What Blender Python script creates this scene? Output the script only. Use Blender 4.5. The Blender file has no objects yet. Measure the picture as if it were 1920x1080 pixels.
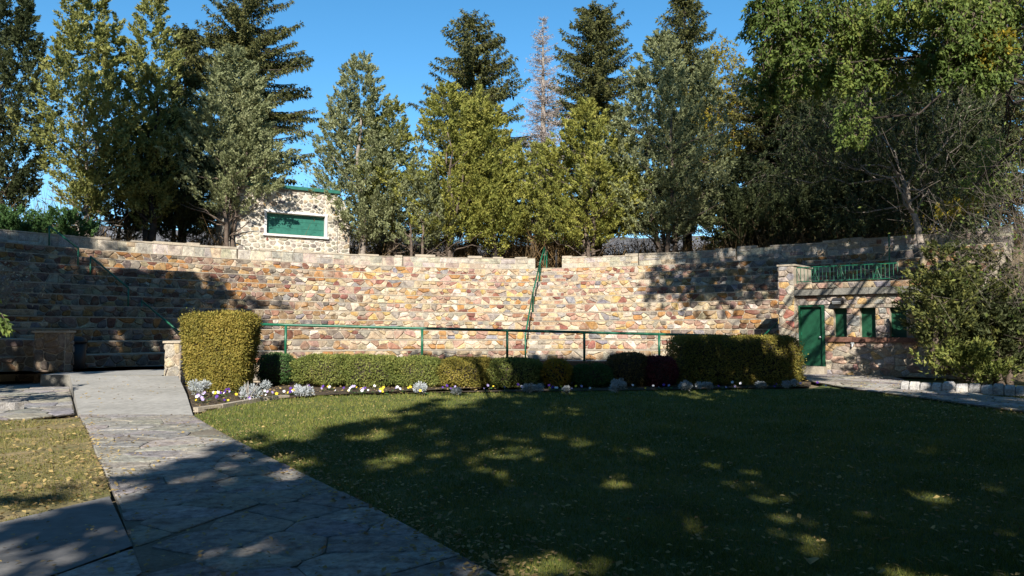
import bpy, math, random
import numpy as np
from mathutils import Vector

R = math.radians
scene = bpy.context.scene
col = scene.collection

# ------------------------------------------------------------------ camera
F = 1450.0                       # focal length in pixels of the 1920 px wide photograph
HORIZON = 612.0
EYE = 1.6
PITCH = math.atan((HORIZON - 540.0) / F)
cam_d = bpy.data.cameras.new('camera')
cam_d.sensor_width = 36.0
cam_d.lens = 36.0 * F / 1920.0
cam_d.clip_end = 12000.0
cam = bpy.data.objects.new('camera', cam_d)
cam.location = (0, 0, EYE)
cam.rotation_euler = (math.pi / 2 + PITCH, 0, 0)
col.objects.link(cam)
scene.camera = cam

# ------------------------------------------------------------------ light
SUN_EL = 33.0
SUN_AZ = 2.0                     # degrees the sun stands to the left of straight behind the camera
world = bpy.data.worlds.new('World')
scene.world = world
world.use_nodes = True
wn = world.node_tree
wn.nodes.clear()
sky = wn.nodes.new('ShaderNodeTexSky')
sky.sky_type = 'NISHITA'
sky.sun_disc = False
sky.sun_elevation = R(SUN_EL)
sky.sun_rotation = R(180.0 + SUN_AZ)
sky.altitude = 1400.0
sky.air_density = 1.0
sky.dust_density = 0.25
sky.ozone_density = 2.6
bg = wn.nodes.new('ShaderNodeBackground')
bg.inputs['Strength'].default_value = 0.095
wo = wn.nodes.new('ShaderNodeOutputWorld')
hs = wn.nodes.new('ShaderNodeHueSaturation')
hs.inputs['Hue'].default_value = 0.489
hs.inputs['Saturation'].default_value = 1.25
hs.inputs['Value'].default_value = 1.05
wn.links.new(sky.outputs[0], hs.inputs['Color'])
wn.links.new(hs.outputs[0], bg.inputs['Color'])
wn.links.new(bg.outputs[0], wo.inputs['Surface'])
sun_d = bpy.data.lights.new('sun', 'SUN')
sun_d.energy = 5.0
sun_d.angle = R(0.53)
sun_d.color = (1.0, 0.945, 0.86)
sun = bpy.data.objects.new('sun', sun_d)
to_sun = Vector((-math.sin(R(SUN_AZ)) * math.cos(R(SUN_EL)), -math.cos(R(SUN_AZ)) * math.cos(R(SUN_EL)), math.sin(R(SUN_EL))))
sun.rotation_euler = to_sun.to_track_quat('Z', 'Y').to_euler()
sun.location = to_sun * 60
col.objects.link(sun)
vs = scene.view_settings
vs.view_transform = 'Standard'
vs.look = 'None'
vs.gamma = 1.0
vs.use_curve_mapping = False
vs.exposure = 1.0
scene.cycles.max_bounces = 6
scene.cycles.transparent_max_bounces = 4
scene.cycles.use_denoising = True

# ------------------------------------------------------------------ helpers
CP, SP = math.cos(PITCH), math.sin(PITCH)

def ray(x, y):
    u = (x - 960.0) / F
    v = (540.0 - y) / F
    return u, CP - v * SP, v * CP + SP

def at(x, y, Y):                 # the point at depth Y that the photograph shows at pixel x, y
    u, d, w = ray(x, y)
    s = Y / d
    return Vector((u * s, Y, EYE + w * s))

def onz(x, y, Z=0.0):            # the point at height Z that the photograph shows at pixel x, y
    u, d, w = ray(x, y)
    s = (Z - EYE) / w
    return Vector((u * s, d * s, Z))

WL = {}

def put(o, parent=None):
    col.objects.link(o)
    if parent is not None:
        o.parent = parent
        o.location = -WL.get(parent.name, Vector((0, 0, 0)))
    WL[o.name] = Vector((0, 0, 0))
    return o

def tag(o, label=None, cat=None, group=None, kind=None):
    if label: o['label'] = label
    if cat: o['category'] = cat
    if group: o['group'] = group
    if kind: o['kind'] = kind
    return o

def empty(name, loc, label=None, cat=None, group=None):
    o = bpy.data.objects.new(name, None)
    col.objects.link(o)
    o.location = loc
    o.empty_display_size = 0.2
    WL[o.name] = Vector(loc)
    return tag(o, label, cat, group)

def obj(name, verts, faces, mat, parent=None, smooth=False):
    me = bpy.data.meshes.new(name)
    me.from_pydata([tuple(v) for v in verts], [], faces)
    if mat: me.materials.append(mat)
    if smooth: me.polygons.foreach_set('use_smooth', [True] * len(me.polygons))
    me.update()
    return put(bpy.data.objects.new(name, me), parent)

def npmesh(name, V, k, mat, parent=None, smooth=False):
    """faces of k own vertices each, straight from an array"""
    V = np.asarray(V, dtype=np.float32).reshape(-1, 3)
    n = len(V) // k
    me = bpy.data.meshes.new(name)
    me.vertices.add(len(V)); me.vertices.foreach_set('co', V.ravel())
    me.loops.add(n * k); me.loops.foreach_set('vertex_index', np.arange(n * k, dtype=np.int32))
    me.polygons.add(n); me.polygons.foreach_set('loop_start', np.arange(0, n * k, k, dtype=np.int32))
    me.update(calc_edges=True)
    me.materials.append(mat)
    return put(bpy.data.objects.new(name, me), parent)

class MB:
    """collects shapes for one mesh"""
    def __init__(s): s.v = []; s.f = []
    def add(s, v, f):
        b = len(s.v); s.v += [tuple(p) for p in v]; s.f += [tuple(i + b for i in q) for q in f]
    def box(s, c, h, ax=None):
        """centre, half sizes, optional three axes"""
        ax = ax or (Vector((1, 0, 0)), Vector((0, 1, 0)), Vector((0, 0, 1)))
        c = Vector(c)
        vs_ = [c + ax[0] * (h[0] * i) + ax[1] * (h[1] * j) + ax[2] * (h[2] * k) for i in (-1, 1) for j in (-1, 1) for k in (-1, 1)]
        s.add(vs_, [(0, 1, 3, 2), (4, 6, 7, 5), (0, 4, 5, 1), (2, 3, 7, 6), (0, 2, 6, 4), (1, 5, 7, 3)])
    def tube(s, pts, rad, n=8, cap=True):
        pts = [Vector(p) for p in pts]
        m = len(pts)
        rad = rad if isinstance(rad, (list, tuple)) else [rad] * m
        vs_, fs = [], []
        ref = None
        for i, p in enumerate(pts):
            d = (pts[min(i + 1, m - 1)] - pts[max(i - 1, 0)]).normalized()
            if ref is None:
                ref = Vector((1, 0, 0)) if abs(d.x) < 0.8 else Vector((0, 1, 0))
            a = (ref - d * ref.dot(d)).normalized(); b = d.cross(a); ref = a
            for j in range(n):
                t = 2 * math.pi * j / n
                vs_.append(p + (a * math.cos(t) + b * math.sin(t)) * rad[i])
        for i in range(m - 1):
            for j in range(n):
                k = (j + 1) % n
                fs.append((i * n + j, i * n + k, (i + 1) * n + k, (i + 1) * n + j))
        if cap:
            fs.append(tuple(range(n - 1, -1, -1))); fs.append(tuple(range((m - 1) * n, m * n)))
        s.add(vs_, fs)
    def build(s, name, mat, parent=None, smooth=False):
        return obj(name, s.v, s.f, mat, parent, smooth)

# ------------------------------------------------------------------ materials
def new_mat(name):
    m = bpy.data.materials.new(name); m.use_nodes = True
    nt = m.node_tree; nt.nodes.clear()
    out = nt.nodes.new('ShaderNodeOutputMaterial')
    return m, nt, out

def N(nt, t, **kw):
    n = nt.nodes.new('ShaderNode' + t)
    for k, v in kw.items(): setattr(n, k, v)
    return n

def ramp(nt, stops, interp='LINEAR'):
    r = N(nt, 'ValToRGB'); cr = r.color_ramp; cr.interpolation = interp
    while len(cr.elements) > 1: cr.elements.remove(cr.elements[-1])
    cr.elements[0].position = stops[0][0]; cr.elements[0].color = (*stops[0][1], 1)
    for p, c in stops[1:]:
        e = cr.elements.new(p); e.color = (*c, 1)
    return r

def noise(nt, scale, detail=4, rough=0.55, coord='Object', dist=0.0):
    tc = N(nt, 'TexCoord'); n = N(nt, 'TexNoise')
    n.inputs['Scale'].default_value = scale; n.inputs['Detail'].default_value = detail
    n.inputs['Roughness'].default_value = rough; n.inputs['Distortion'].default_value = dist
    nt.links.new(tc.outputs[coord], n.inputs['Vector'])
    return n

def mixc(nt, a, b, fac, mode='MIX'):
    m = N(nt, 'Mix', data_type='RGBA', blend_type=mode)
    for sock, v in ((m.inputs['Factor'], fac), (m.inputs['A'], a), (m.inputs['B'], b)):
        if hasattr(v, 'links') or hasattr(v, 'is_linked'):
            nt.links.new(v, sock)
        else:
            sock.default_value = v if not isinstance(v, tuple) else (*v, 1)
    return m.outputs['Result']

def bump(nt, height, strength=0.4, dist=0.02):
    b = N(nt, 'Bump'); b.inputs['Strength'].default_value = strength; b.inputs['Distance'].default_value = dist
    nt.links.new(height, b.inputs['Height'])
    return b.outputs['Normal']

def rough_mat(name, stops, scale, rough=0.9, detail=6, bstr=0.4, bdist=0.02, spec=0.3, scale2=None, speck=None):
    m, nt, out = new_mat(name)
    n1 = noise(nt, scale, detail)
    r = ramp(nt, stops); nt.links.new(n1.outputs['Fac'], r.inputs['Fac'])
    c = r.outputs['Color']
    n2 = noise(nt, scale2 or scale * 9, 4, 0.7)
    g = ramp(nt, [(0.3, (0.72, 0.72, 0.72)), (0.7, (1.12, 1.12, 1.12))]); nt.links.new(n2.outputs['Fac'], g.inputs['Fac'])
    c = mixc(nt, c, g.outputs['Color'], 1.0, 'MULTIPLY')
    if speck:
        n3 = noise(nt, speck[0], 2); r3 = ramp(nt, [(speck[1], (0, 0, 0)), (speck[1] + 0.05, (1, 1, 1))])
        nt.links.new(n3.outputs['Fac'], r3.inputs['Fac'])
        c = mixc(nt, c, speck[2], r3.outputs['Color'])
    b = N(nt, 'BsdfPrincipled')
    b.inputs['Roughness'].default_value = rough; b.inputs['Specular IOR Level'].default_value = spec
    nt.links.new(c, b.inputs['Base Color']); nt.links.new(bump(nt, n2.outputs['Fac'], bstr, bdist), b.inputs['Normal'])
    nt.links.new(b.outputs[0], out.inputs['Surface'])
    return m

STONES = [((.43, .34, .235), 22), ((.40, .275, .115), 8), ((.33, .18, .075), 6), ((.20, .085, .065), 7), ((.34, .22, .17), 14),
          ((.26, .23, .20), 11), ((.21, .20, .215), 4), ((.47, .41, .33), 16), ((.37, .28, .18), 14), ((.27, .15, .105), 8)]
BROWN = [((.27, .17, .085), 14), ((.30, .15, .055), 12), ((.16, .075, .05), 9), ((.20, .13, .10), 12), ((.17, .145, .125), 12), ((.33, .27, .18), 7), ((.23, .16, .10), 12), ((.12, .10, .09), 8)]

def stone_material(name, island=False, palette=STONES, grain=26):
    m, nt, out = new_mat(name)
    if island:
        g = N(nt, 'NewGeometry'); tot = sum(w for _, w in palette); acc = 0; stops = []
        for c, w in palette: stops.append((acc / tot, c)); acc += w
        r = ramp(nt, stops, 'CONSTANT'); nt.links.new(g.outputs['Random Per Island'], r.inputs['Fac'])
        base = r.outputs['Color']
    else:
        base = N(nt, 'ObjectInfo').outputs['Color']
    n1 = noise(nt, 5.5, 5, 0.6)
    g1 = ramp(nt, [(0.28, (0.5, 0.46, 0.44)), (0.5, (1, 1, 1)), (0.72, (1.35, 1.3, 1.15))]); nt.links.new(n1.outputs['Fac'], g1.inputs['Fac'])
    c = mixc(nt, base, g1.outputs['Color'], 1.0, 'MULTIPLY')
    n2 = noise(nt, grain, 5, 0.7)
    g2 = ramp(nt, [(0.32, (0.55, 0.52, 0.5)), (0.62, (1.12, 1.12, 1.12))]); nt.links.new(n2.outputs['Fac'], g2.inputs['Fac'])
    c = mixc(nt, c, g2.outputs['Color'], 1.0, 'MULTIPLY')
    n3 = noise(nt, 2.1, 3)                                     # pale lime bloom over part of the stones
    r3 = ramp(nt, [(0.52, (0, 0, 0)), (0.72, (0.55, 0.55, 0.55))]); nt.links.new(n3.outputs['Fac'], r3.inputs['Fac'])
    c = mixc(nt, c, (.40, .35, .27), r3.outputs['Color'])
    b = N(nt, 'BsdfPrincipled'); b.inputs['Roughness'].default_value = 0.88; b.inputs['Specular IOR Level'].default_value = 0.25
    nt.links.new(c, b.inputs['Base Color'])
    mul = N(nt, 'Math', operation='ADD'); nt.links.new(n1.outputs['Fac'], mul.inputs[0]); nt.links.new(n2.outputs['Fac'], mul.inputs[1])
    nt.links.new(bump(nt, mul.outputs[0], 0.7, 0.03), b.inputs['Normal'])
    nt.links.new(b.outputs[0], out.inputs['Surface'])
    return m

def leaf_material(name, stops, transl=0.3, nscale=0.6, rough=0.7):
    """each leaf takes its own tone; broad patches differ as well"""
    m, nt, out = new_mat(name)
    g = N(nt, 'NewGeometry'); n1 = noise(nt, nscale, 3)
    a = N(nt, 'Math', operation='MULTIPLY_ADD'); nt.links.new(g.outputs['Random Per Island'], a.inputs[0]); a.inputs[1].default_value = 0.55
    nt.links.new(n1.outputs['Fac'], a.inputs[2])
    s = N(nt, 'Math', operation='SUBTRACT'); nt.links.new(a.outputs[0], s.inputs[0]); s.inputs[1].default_value = 0.27
    r = ramp(nt, stops); nt.links.new(s.outputs[0], r.inputs['Fac'])
    b = N(nt, 'BsdfPrincipled'); b.inputs['Roughness'].default_value = rough; b.inputs['Specular IOR Level'].default_value = 0.25
    nt.links.new(r.outputs['Color'], b.inputs['Base Color'])
    t = N(nt, 'BsdfTranslucent'); nt.links.new(r.outputs['Color'], t.inputs['Color'])
    mx = N(nt, 'MixShader'); mx.inputs[0].default_value = transl
    nt.links.new(b.outputs[0], mx.inputs[1]); nt.links.new(t.outputs[0], mx.inputs[2])
    nt.links.new(mx.outputs[0], out.inputs['Surface'])
    return m

def paint(name, c, rough=0.45, spec=0.4, metal=0.0, wear=None):
    m, nt, out = new_mat(name)
    n1 = noise(nt, 7.0, 5); g = ramp(nt, [(0.3, (0.78, 0.78, 0.78)), (0.7, (1.12, 1.12, 1.12))]); nt.links.new(n1.outputs['Fac'], g.inputs['Fac'])
    cc = mixc(nt, c, g.outputs['Color'], 1.0, 'MULTIPLY')
    if wear:
        n2 = noise(nt, 22.0, 6, 0.7); r2 = ramp(nt, [(0.62, (0, 0, 0)), (0.7, (1, 1, 1))]); nt.links.new(n2.outputs['Fac'], r2.inputs['Fac'])
        cc = mixc(nt, cc, wear, r2.outputs['Color'])
    b = N(nt, 'BsdfPrincipled'); b.inputs['Roughness'].default_value = rough; b.inputs['Specular IOR Level'].default_value = spec
    b.inputs['Metallic'].default_value = metal
    nt.links.new(cc, b.inputs['Base Color']); nt.links.new(b.outputs[0], out.inputs['Surface'])
    return m

M = {}
M['stone'] = stone_material('rubble_stone')
M['stone_i'] = stone_material('rubble_stone_small', True)
M['mortar'] = rough_mat('mortar', [(0.3, (.32, .27, .20)), (0.7, (.45, .39, .30))], 1.3, bstr=0.6)
M['mortar_white'] = rough_mat('white_mortar', [(0.3, (.50, .45, .37)), (0.7, (.62, .57, .48))], 1.8, bstr=0.6)
M['coping'] = rough_mat('coping_slab', [(0.3, (.27, .23, .175)), (0.5, (.36, .31, .24)), (0.72, (.43, .36, .26))], 2.2, bstr=0.5)
M['concrete'] = rough_mat('concrete', [(0.3, (.26, .25, .225)), (0.7, (.34, .325, .295))], 0.9, bstr=0.25, bdist=0.01, speck=(60, 0.68, (.26, .24, .21)))
M['concrete_grey'] = rough_mat('grey_concrete', [(0.3, (.15, .145, .14)), (0.7, (.22, .215, .205))], 0.8, bstr=0.25, bdist=0.01)
M['flag'] = stone_material('flagstone', False, grain=18)
M['joint'] = rough_mat('sandy_joint', [(0.3, (.12, .105, .08)), (0.7, (.22, .19, .145))], 3.0, bstr=0.7)
M['soil'] = rough_mat('soil', [(0.3, (.05, .035, .022)), (0.7, (.13, .095, .06))], 3.5, bstr=1.0, bdist=0.05)
M['dirt'] = rough_mat('dry_ground', [(0.3, (.12, .09, .055)), (0.55, (.20, .155, .095)), (0.75, (.10, .11, .04))], 0.5, bstr=0.8, bdist=0.05)
M['lawn'] = rough_mat('lawn_turf', [(0.3, (.05, .062, .017)), (0.55, (.085, .105, .027)), (0.75, (.14, .125, .045))], 1.1, bstr=0.9, bdist=0.03)
M['dry_lawn'] = rough_mat('worn_turf', [(0.3, (.10, .105, .03)), (0.5, (.19, .155, .07)), (0.72, (.28, .21, .11))], 1.0, bstr=0.9, bdist=0.03)
M['green'] = paint('green_paint', (.010, .105, .055), 0.4, wear=(.03, .14, .085))
M['green_teal'] = paint('green_teal_paint', (.025, .13, .095), 0.5)
M['green_dark'] = paint('green_dark_paint', (.006, .058, .027), 0.5, wear=(.012, .078, .038))
M['white_trim'] = paint('weathered_white_paint', (.62, .60, .58), 0.7)
M['red_cap'] = rough_mat('red_sandstone', [(0.3, (.25, .09, .05)), (0.7, (.36, .15, .085))], 2.5, bstr=0.4)
M['sill'] = rough_mat('brown_sandstone', [(0.3, (.13, .06, .042)), (0.7, (.21, .11, .075))], 2.5, bstr=0.5)
M['slate'] = rough_mat('slate_ledge', [(0.3, (.13, .125, .11)), (0.7, (.24, .225, .19))], 2.5, bstr=0.7)
M['dark_metal'] = paint('dark_metal', (.025, .025, .027), 0.5, 0.5)
M['lens'] = paint('lamp_lens', (.35, .36, .36), 0.2, 0.5)
M['bin'] = paint('bin_plastic', (.012, .013, .014), 0.5)
M['bark'] = rough_mat('bark', [(0.3, (.07, .05, .038)), (0.7, (.19, .145, .11))], 5, scale2=30, bstr=1.0, bdist=0.04)
M['bark_pale'] = rough_mat('pale_bark', [(0.3, (.17, .14, .11)), (0.7, (.36, .31, .26))], 4, scale2=26, bstr=1.0, bdist=0.04)
M['bark_dark'] = rough_mat('dark_bark', [(0.3, (.028, .022, .018)), (0.7, (.075, .058, .045))], 5, scale2=30, bstr=1.0, bdist=0.04)
M['twig_grey'] = rough_mat('grey_twig', [(0.3, (.20, .17, .14)), (0.7, (.34, .30, .26))], 3, bstr=0.2)
M['twig_mid'] = rough_mat('brownish_twig', [(0.3, (.10, .08, .065)), (0.7, (.20, .17, .145))], 3, bstr=0.2)
M['twig_larch'] = rough_mat('larch_twig', [(0.3, (.27, .22, .20)), (0.7, (.42, .36, .33))], 3, bstr=0.2)
M['hill'] = rough_mat('far_hill', [(0.35, (.13, .115, .10)), (0.55, (.19, .175, .165)), (0.72, (.42, .43, .45))], 0.004, bstr=0.0)
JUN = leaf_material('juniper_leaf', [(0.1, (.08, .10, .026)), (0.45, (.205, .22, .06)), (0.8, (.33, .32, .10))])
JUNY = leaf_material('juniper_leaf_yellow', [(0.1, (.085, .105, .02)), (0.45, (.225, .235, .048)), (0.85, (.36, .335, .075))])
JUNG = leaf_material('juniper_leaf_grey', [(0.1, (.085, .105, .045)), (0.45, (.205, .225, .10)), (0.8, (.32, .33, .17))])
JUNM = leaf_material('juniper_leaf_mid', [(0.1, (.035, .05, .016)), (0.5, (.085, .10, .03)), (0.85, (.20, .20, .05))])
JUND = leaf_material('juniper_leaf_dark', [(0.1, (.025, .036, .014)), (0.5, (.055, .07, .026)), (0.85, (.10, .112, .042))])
SPR = leaf_material('spruce_needle', [(0.1, (.035, .042, .013)), (0.5, (.085, .09, .026)), (0.85, (.16, .15, .045))], 0.25)
ELM = leaf_material('elm_leaf', [(0.1, (.075, .12, .028)), (0.5, (.14, .20, .045)), (0.85, (.24, .27, .06))], 0.45)
ELMY = leaf_material('elm_leaf_yellow', [(0.1, (.16, .17, .025)), (0.5, (.30, .25, .03)), (0.85, (.42, .30, .03))], 0.45)
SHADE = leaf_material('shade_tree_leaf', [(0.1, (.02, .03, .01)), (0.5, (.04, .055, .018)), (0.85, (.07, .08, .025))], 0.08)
GOLD = leaf_material('golden_leaf', [(0.1, (.20, .15, .02)), (0.5, (.36, .24, .025)), (0.85, (.42, .17, .03))], 0.4)
HED = leaf_material('hedge_leaf', [(0.1, (.07, .07, .014)), (0.45, (.19, .17, .032)), (0.8, (.31, .24, .05))], 0.25, 0.9)
HEDG = leaf_material('hedge_leaf_green', [(0.1, (.06, .08, .018)), (0.5, (.15, .18, .04)), (0.85, (.27, .26, .07))], 0.25, 1.2)
HEDB = leaf_material('hedge_leaf_brown', [(0.1, (.05, .04, .014)), (0.5, (.115, .085, .03)), (0.85, (.20, .13, .045))], 0.25, 1.5)
HEDR = leaf_material('hedge_leaf_red', [(0.1, (.05, .012, .012)), (0.5, (.13, .022, .025)), (0.85, (.26, .07, .07))], 0.25, 1.5)
HEDGR = leaf_material('bush_leaf_deep_green', [(0.1, (.02, .05, .014)), (0.5, (.05, .11, .03)), (0.85, (.10, .17, .05))], 0.25, 1.5)
SILV = leaf_material('silver_leaf', [(0.1, (.24, .27, .26)), (0.5, (.42, .45, .46)), (0.85, (.58, .60, .62))], 0.2)
GRASS = leaf_material('grass_blade', [(0.1, (.065, .09, .018)), (0.5, (.145, .175, .034)), (0.85, (.27, .24, .065))], 0.3, 0.7)
GRASSD = leaf_material('grass_blade_dry', [(0.1, (.07, .095, .02)), (0.5, (.17, .165, .04)), (0.85, (.33, .27, .11))], 0.3, 0.9)
LITTER = leaf_material('fallen_leaf', [(0.1, (.16, .10, .045)), (0.5, (.33, .24, .10)), (0.85, (.48, .36, .14))], 0.2, 1.0)
DRY = leaf_material('dry_pale_leaf', [(0.1, (.22, .20, .13)), (0.5, (.36, .33, .22)), (0.85, (.48, .45, .33))], 0.3)
PURP = paint('pansy_purple', (.075, .02, .22), 0.7); PYEL = paint('pansy_yellow', (.62, .45, .02), 0.7)
PWHI = paint('pansy_white', (.72, .70, .72), 0.7); PLIL = paint('pansy_lilac', (.36, .30, .52), 0.7)

# ------------------------------------------------------------------ plan of the amphitheatre
CX, CY = 0.0, 13.0               # centre of the arcs
R0, TREAD, NT = 17.0, 0.775, 11
ZF = 0.33                        # floor in front of the lowest tier
RT = R0 + TREAD * NT             # 25.5: the parapet
TH0, TH1 = R(-72), R(49)

def rise(th):                    # the tiers climb a little towards both ends
    d = math.degrees(th)
    return 0.372 + (0.00062 * -d if d < 0 else 0.0007 * d)

def arc(r, th, z=0.0):
    return Vector((CX + r * math.sin(th), CY + r * math.cos(th), z))

def tz(i, th):
    return ZF + rise(th) * i

# ------------------------------------------------------------------ rubble masonry
def clip_half(poly, a, b, c):    # keeps a x + b y <= c
    out = []
    for i in range(len(poly)):
        p, q = poly[i], poly[(i + 1) % len(poly)]
        dp, dq = a * p[0] + b * p[1] - c, a * q[0] + b * q[1] - c
        if dp <= 0: out.append(p)
        if dp * dq < 0:
            t = dp / (dp - dq); out.append((p[0] + (q[0] - p[0]) * t, p[1] + (q[1] - p[1]) * t))
    return out

def area(p):
    return abs(sum(p[i - 1][0] * p[i][1] - p[i][0] * p[i - 1][1] for i in range(len(p)))) / 2

def chip(poly, rng, cut):
    """cuts the corners of a polygon"""
    out = []
    n = len(poly)
    for i in range(n):
        p, a, b = poly[i], poly[i - 1], poly[(i + 1) % n]
        for q, s in ((a, 0), (b, 1)):
            dx, dy = q[0] - p[0], q[1] - p[1]
            L = math.hypot(dx, dy)
            t = min(0.42, rng.uniform(0.35, 1.0) * cut / max(L, 1e-5))
            out.append((p[0] + dx * t, p[1] + dy * t))
    return out

def ashlar(w, h, rng, course=0.36, mean=0.45, gap=0.014, cut=0.06, jit=0.02, small=0.3):
    """irregular stones that fill a w by h rectangle; polygons in (s, t)"""
    polys = []
    rows = max(1, round(h / course))
    ys = [0.0]
    for k in range(1, rows): ys.append(h * k / rows + rng.uniform(-0.12, 0.12) * h / rows)
    ys.append(h)
    def quad(x0, x1, y0, y1, sk0, sk1):
        q = [(x0 + sk0, y0), (x1 + sk1, y0), (x1 - sk1, y1), (x0 - sk0, y1)]
        q = [(a + rng.uniform(-jit, jit), b + rng.uniform(-jit * 0.6, jit * 0.6)) for a, b in q]
        cx = sum(a for a, _ in q) / 4; cy = sum(b for _, b in q) / 4
        hw, hh = max((x1 - x0) / 2, 0.02), max((y1 - y0) / 2, 0.02)
        fx, fy = max(0.3, 1 - gap / hw), max(0.3, 1 - gap / hh)
        q = [(cx + (a - cx) * fx, cy + (b - cy) * fy) for a, b in q]
        polys.append(chip(q, rng, cut * min(1.0, 2 * min(hw, hh) / 0.25)))
    for k in range(rows):
        y0, y1 = ys[k], ys[k + 1]; hh = y1 - y0
        x = 0.0; sk = 0.0
        while x < w - 1e-6:
            ww = rng.uniform(0.5, 1.65) * mean
            if w - x - ww < 0.35 * mean: ww = w - x
            nsk = 0.0 if abs(x + ww - w) < 1e-6 else rng.uniform(-0.05, 0.05)
            u = rng.random()
            if u < small and hh > 0.26:                        # two flat stones above each other
                m = y0 + hh * rng.uniform(0.33, 0.67)
                quad(x, x + ww, y0, m, sk, nsk * 0.3); 
                if ww > 0.4 and rng.random() < 0.6:
                    c = x + ww * rng.uniform(0.35, 0.65)
                    quad(x, c, m, y1, -sk * 0.3, 0.0); quad(c, x + ww, m, y1, 0.0, -nsk * 0.3)
                else:
                    quad(x, x + ww, m, y1, -sk * 0.3, -nsk * 0.3)
            else:
                quad(x, x + ww, y0, y1, sk, nsk)
            x += ww; sk = nsk
    return polys

def rubble(w, h, rng, course=0.36, mean=0.45, gap=0.014, cut=0.06, jit=0.02, small=0.3):
    """random rubble: cells round jittered centres, flatter than high, clipped to a w by h rectangle"""
    rows = max(1, round(h / (course * 0.72)))
    asp = 1.45
    sites = []
    rh = h / rows
    for k in range(rows):
        x = rng.uniform(-0.5, 0.2) * mean
        while x < w + mean * 0.3:
            if rng.random() > 0.2:
                sites.append((x + rng.uniform(-.25, .25) * mean, ((k + .5) * rh + rng.uniform(-.40, .40) * rh) * asp))
            x += mean * rng.uniform(0.45, 1.3)
    sites.sort()
    polys = []
    H = h * asp
    for i, s in enumerate(sites):
        c = [(max(0, s[0] - 2.2 * mean), 0.0), (min(w, s[0] + 2.2 * mean), 0.0), (min(w, s[0] + 2.2 * mean), H), (max(0, s[0] - 2.2 * mean), H)]
        if c[1][0] - c[0][0] < 0.02: continue
        lo = i
        while lo > 0 and s[0] - sites[lo - 1][0] < 3.2 * mean: lo -= 1
        hi = i
        while hi < len(sites) - 1 and sites[hi + 1][0] - s[0] < 3.2 * mean: hi += 1
        near = sorted((q for q in sites[lo:i] + sites[i + 1:hi + 1]), key=lambda q: (q[0] - s[0]) ** 2 + (q[1] - s[1]) ** 2)[:14]
        for q in near:
            a, b = q[0] - s[0], q[1] - s[1]
            c = clip_half(c, a, b, a * (s[0] + q[0]) / 2 + b * (s[1] + q[1]) / 2)
            if len(c) < 3: break
        if len(c) < 3: continue
        c = [(p[0], p[1] / asp) for p in c]
        d = []
        for p in c:
            if not d or math.hypot(p[0] - d[-1][0], p[1] - d[-1][1]) > 0.03: d.append(p)
        if len(d) > 2 and math.hypot(d[0][0] - d[-1][0], d[0][1] - d[-1][1]) < 0.03: d.pop()
        if len(d) < 3 or area(d) < 0.003: continue
        cx = sum(p[0] for p in d) / len(d); cy = sum(p[1] for p in d) / len(d)
        hw = (max(p[0] for p in d) - min(p[0] for p in d)) / 2; hh = (max(p[1] for p in d) - min(p[1] for p in d)) / 2
        fx, fy = max(.4, 1 - gap / hw), max(.4, 1 - gap / hh)
        d = [(cx + (p[0] - cx) * fx, cy + (p[1] - cy) * fy) for p in d]
        polys.append(chip(d, rng, cut * min(1.0, min(hw, hh) / 0.16)))
    return polys

def stone_mesh(poly, fn, rng, proud=0.035, back=-0.03):
    """a stone with chamfered, uneven face; fn maps (s, t, out) to the world"""
    n = len(poly)
    cx = sum(a for a, _ in poly) / n; cy = sum(b for _, b in poly) / n
    p = proud * rng.uniform(0.45, 1.5)
    v = [fn(a, b, back) for a, b in poly] + [fn(a, b, p * 0.55) for a, b in poly]
    f2 = 0.72 + rng.uniform(-0.08, 0.1)
    tx, ty = rng.uniform(-0.06, 0.06), rng.uniform(-0.06, 0.06)
    v += [fn(cx + (a - cx) * f2, cy + (b - cy) * f2, p + (a - cx) * tx + (b - cy) * ty) for a, b in poly]
    f = []
    for i in range(n):
        j = (i + 1) % n
        f.append((i, j, n + j, n + i)); f.append((n + i, n + j, 2 * n + j, 2 * n + i))
    f.append(tuple(range(2 * n, 3 * n)))
    return v, f

def pick(rng, palette=STONES):
    tot = sum(w for _, w in palette); u = rng.random() * tot
    for c, w in palette:
        u -= w
        if u <= 0: break
    k = rng.uniform(0.82, 1.2)
    return (min(c[0] * k, .8), min(c[1] * k * rng.uniform(.95, 1.05), .8), min(c[2] * k * rng.uniform(.9, 1.1), .8), 1)

def lay(polys, fn, rng, parent, mat=None, palfn=None, proud=0.035, palette=STONES, least=0.028, name='stone', inview=None):
    """stones large enough to pick apart become objects, the little ones one joined part"""
    rest = MB()
    for p in polys:
        v, f = stone_mesh(p, fn, rng, proud)
        if area(p) >= least and (inview is None or inview(p)):
            o = obj(name, v, f, mat or M['stone'], parent)
            o.color = pick(rng, palfn(p, rng) if palfn else palette)
        else:
            rest.add(v, f)
    if rest.v:
        o = rest.build('small_' + name + 's', M['stone_i'], parent); o['kind'] = 'stuff'

# ------------------------------------------------------------------ ground
def sheet(name, poly, z, mat, kind='structure', parent=None, label=None):
    v = [(p[0], p[1], z if len(p) < 3 or z is not None else p[2]) for p in poly]
    o = obj(name, v, [tuple(range(len(v)))], mat, parent)
    if kind: o['kind'] = kind
    if label: o['label'] = label
    return o

def px(points, Z=0.0):
    return [tuple(onz(x, y, Z)[:2]) for x, y in points]

S = 4000
sheet('ground', [(-S, -S), (S, -S), (S, S), (-S, S)], -0.06, M['dirt'])

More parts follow.
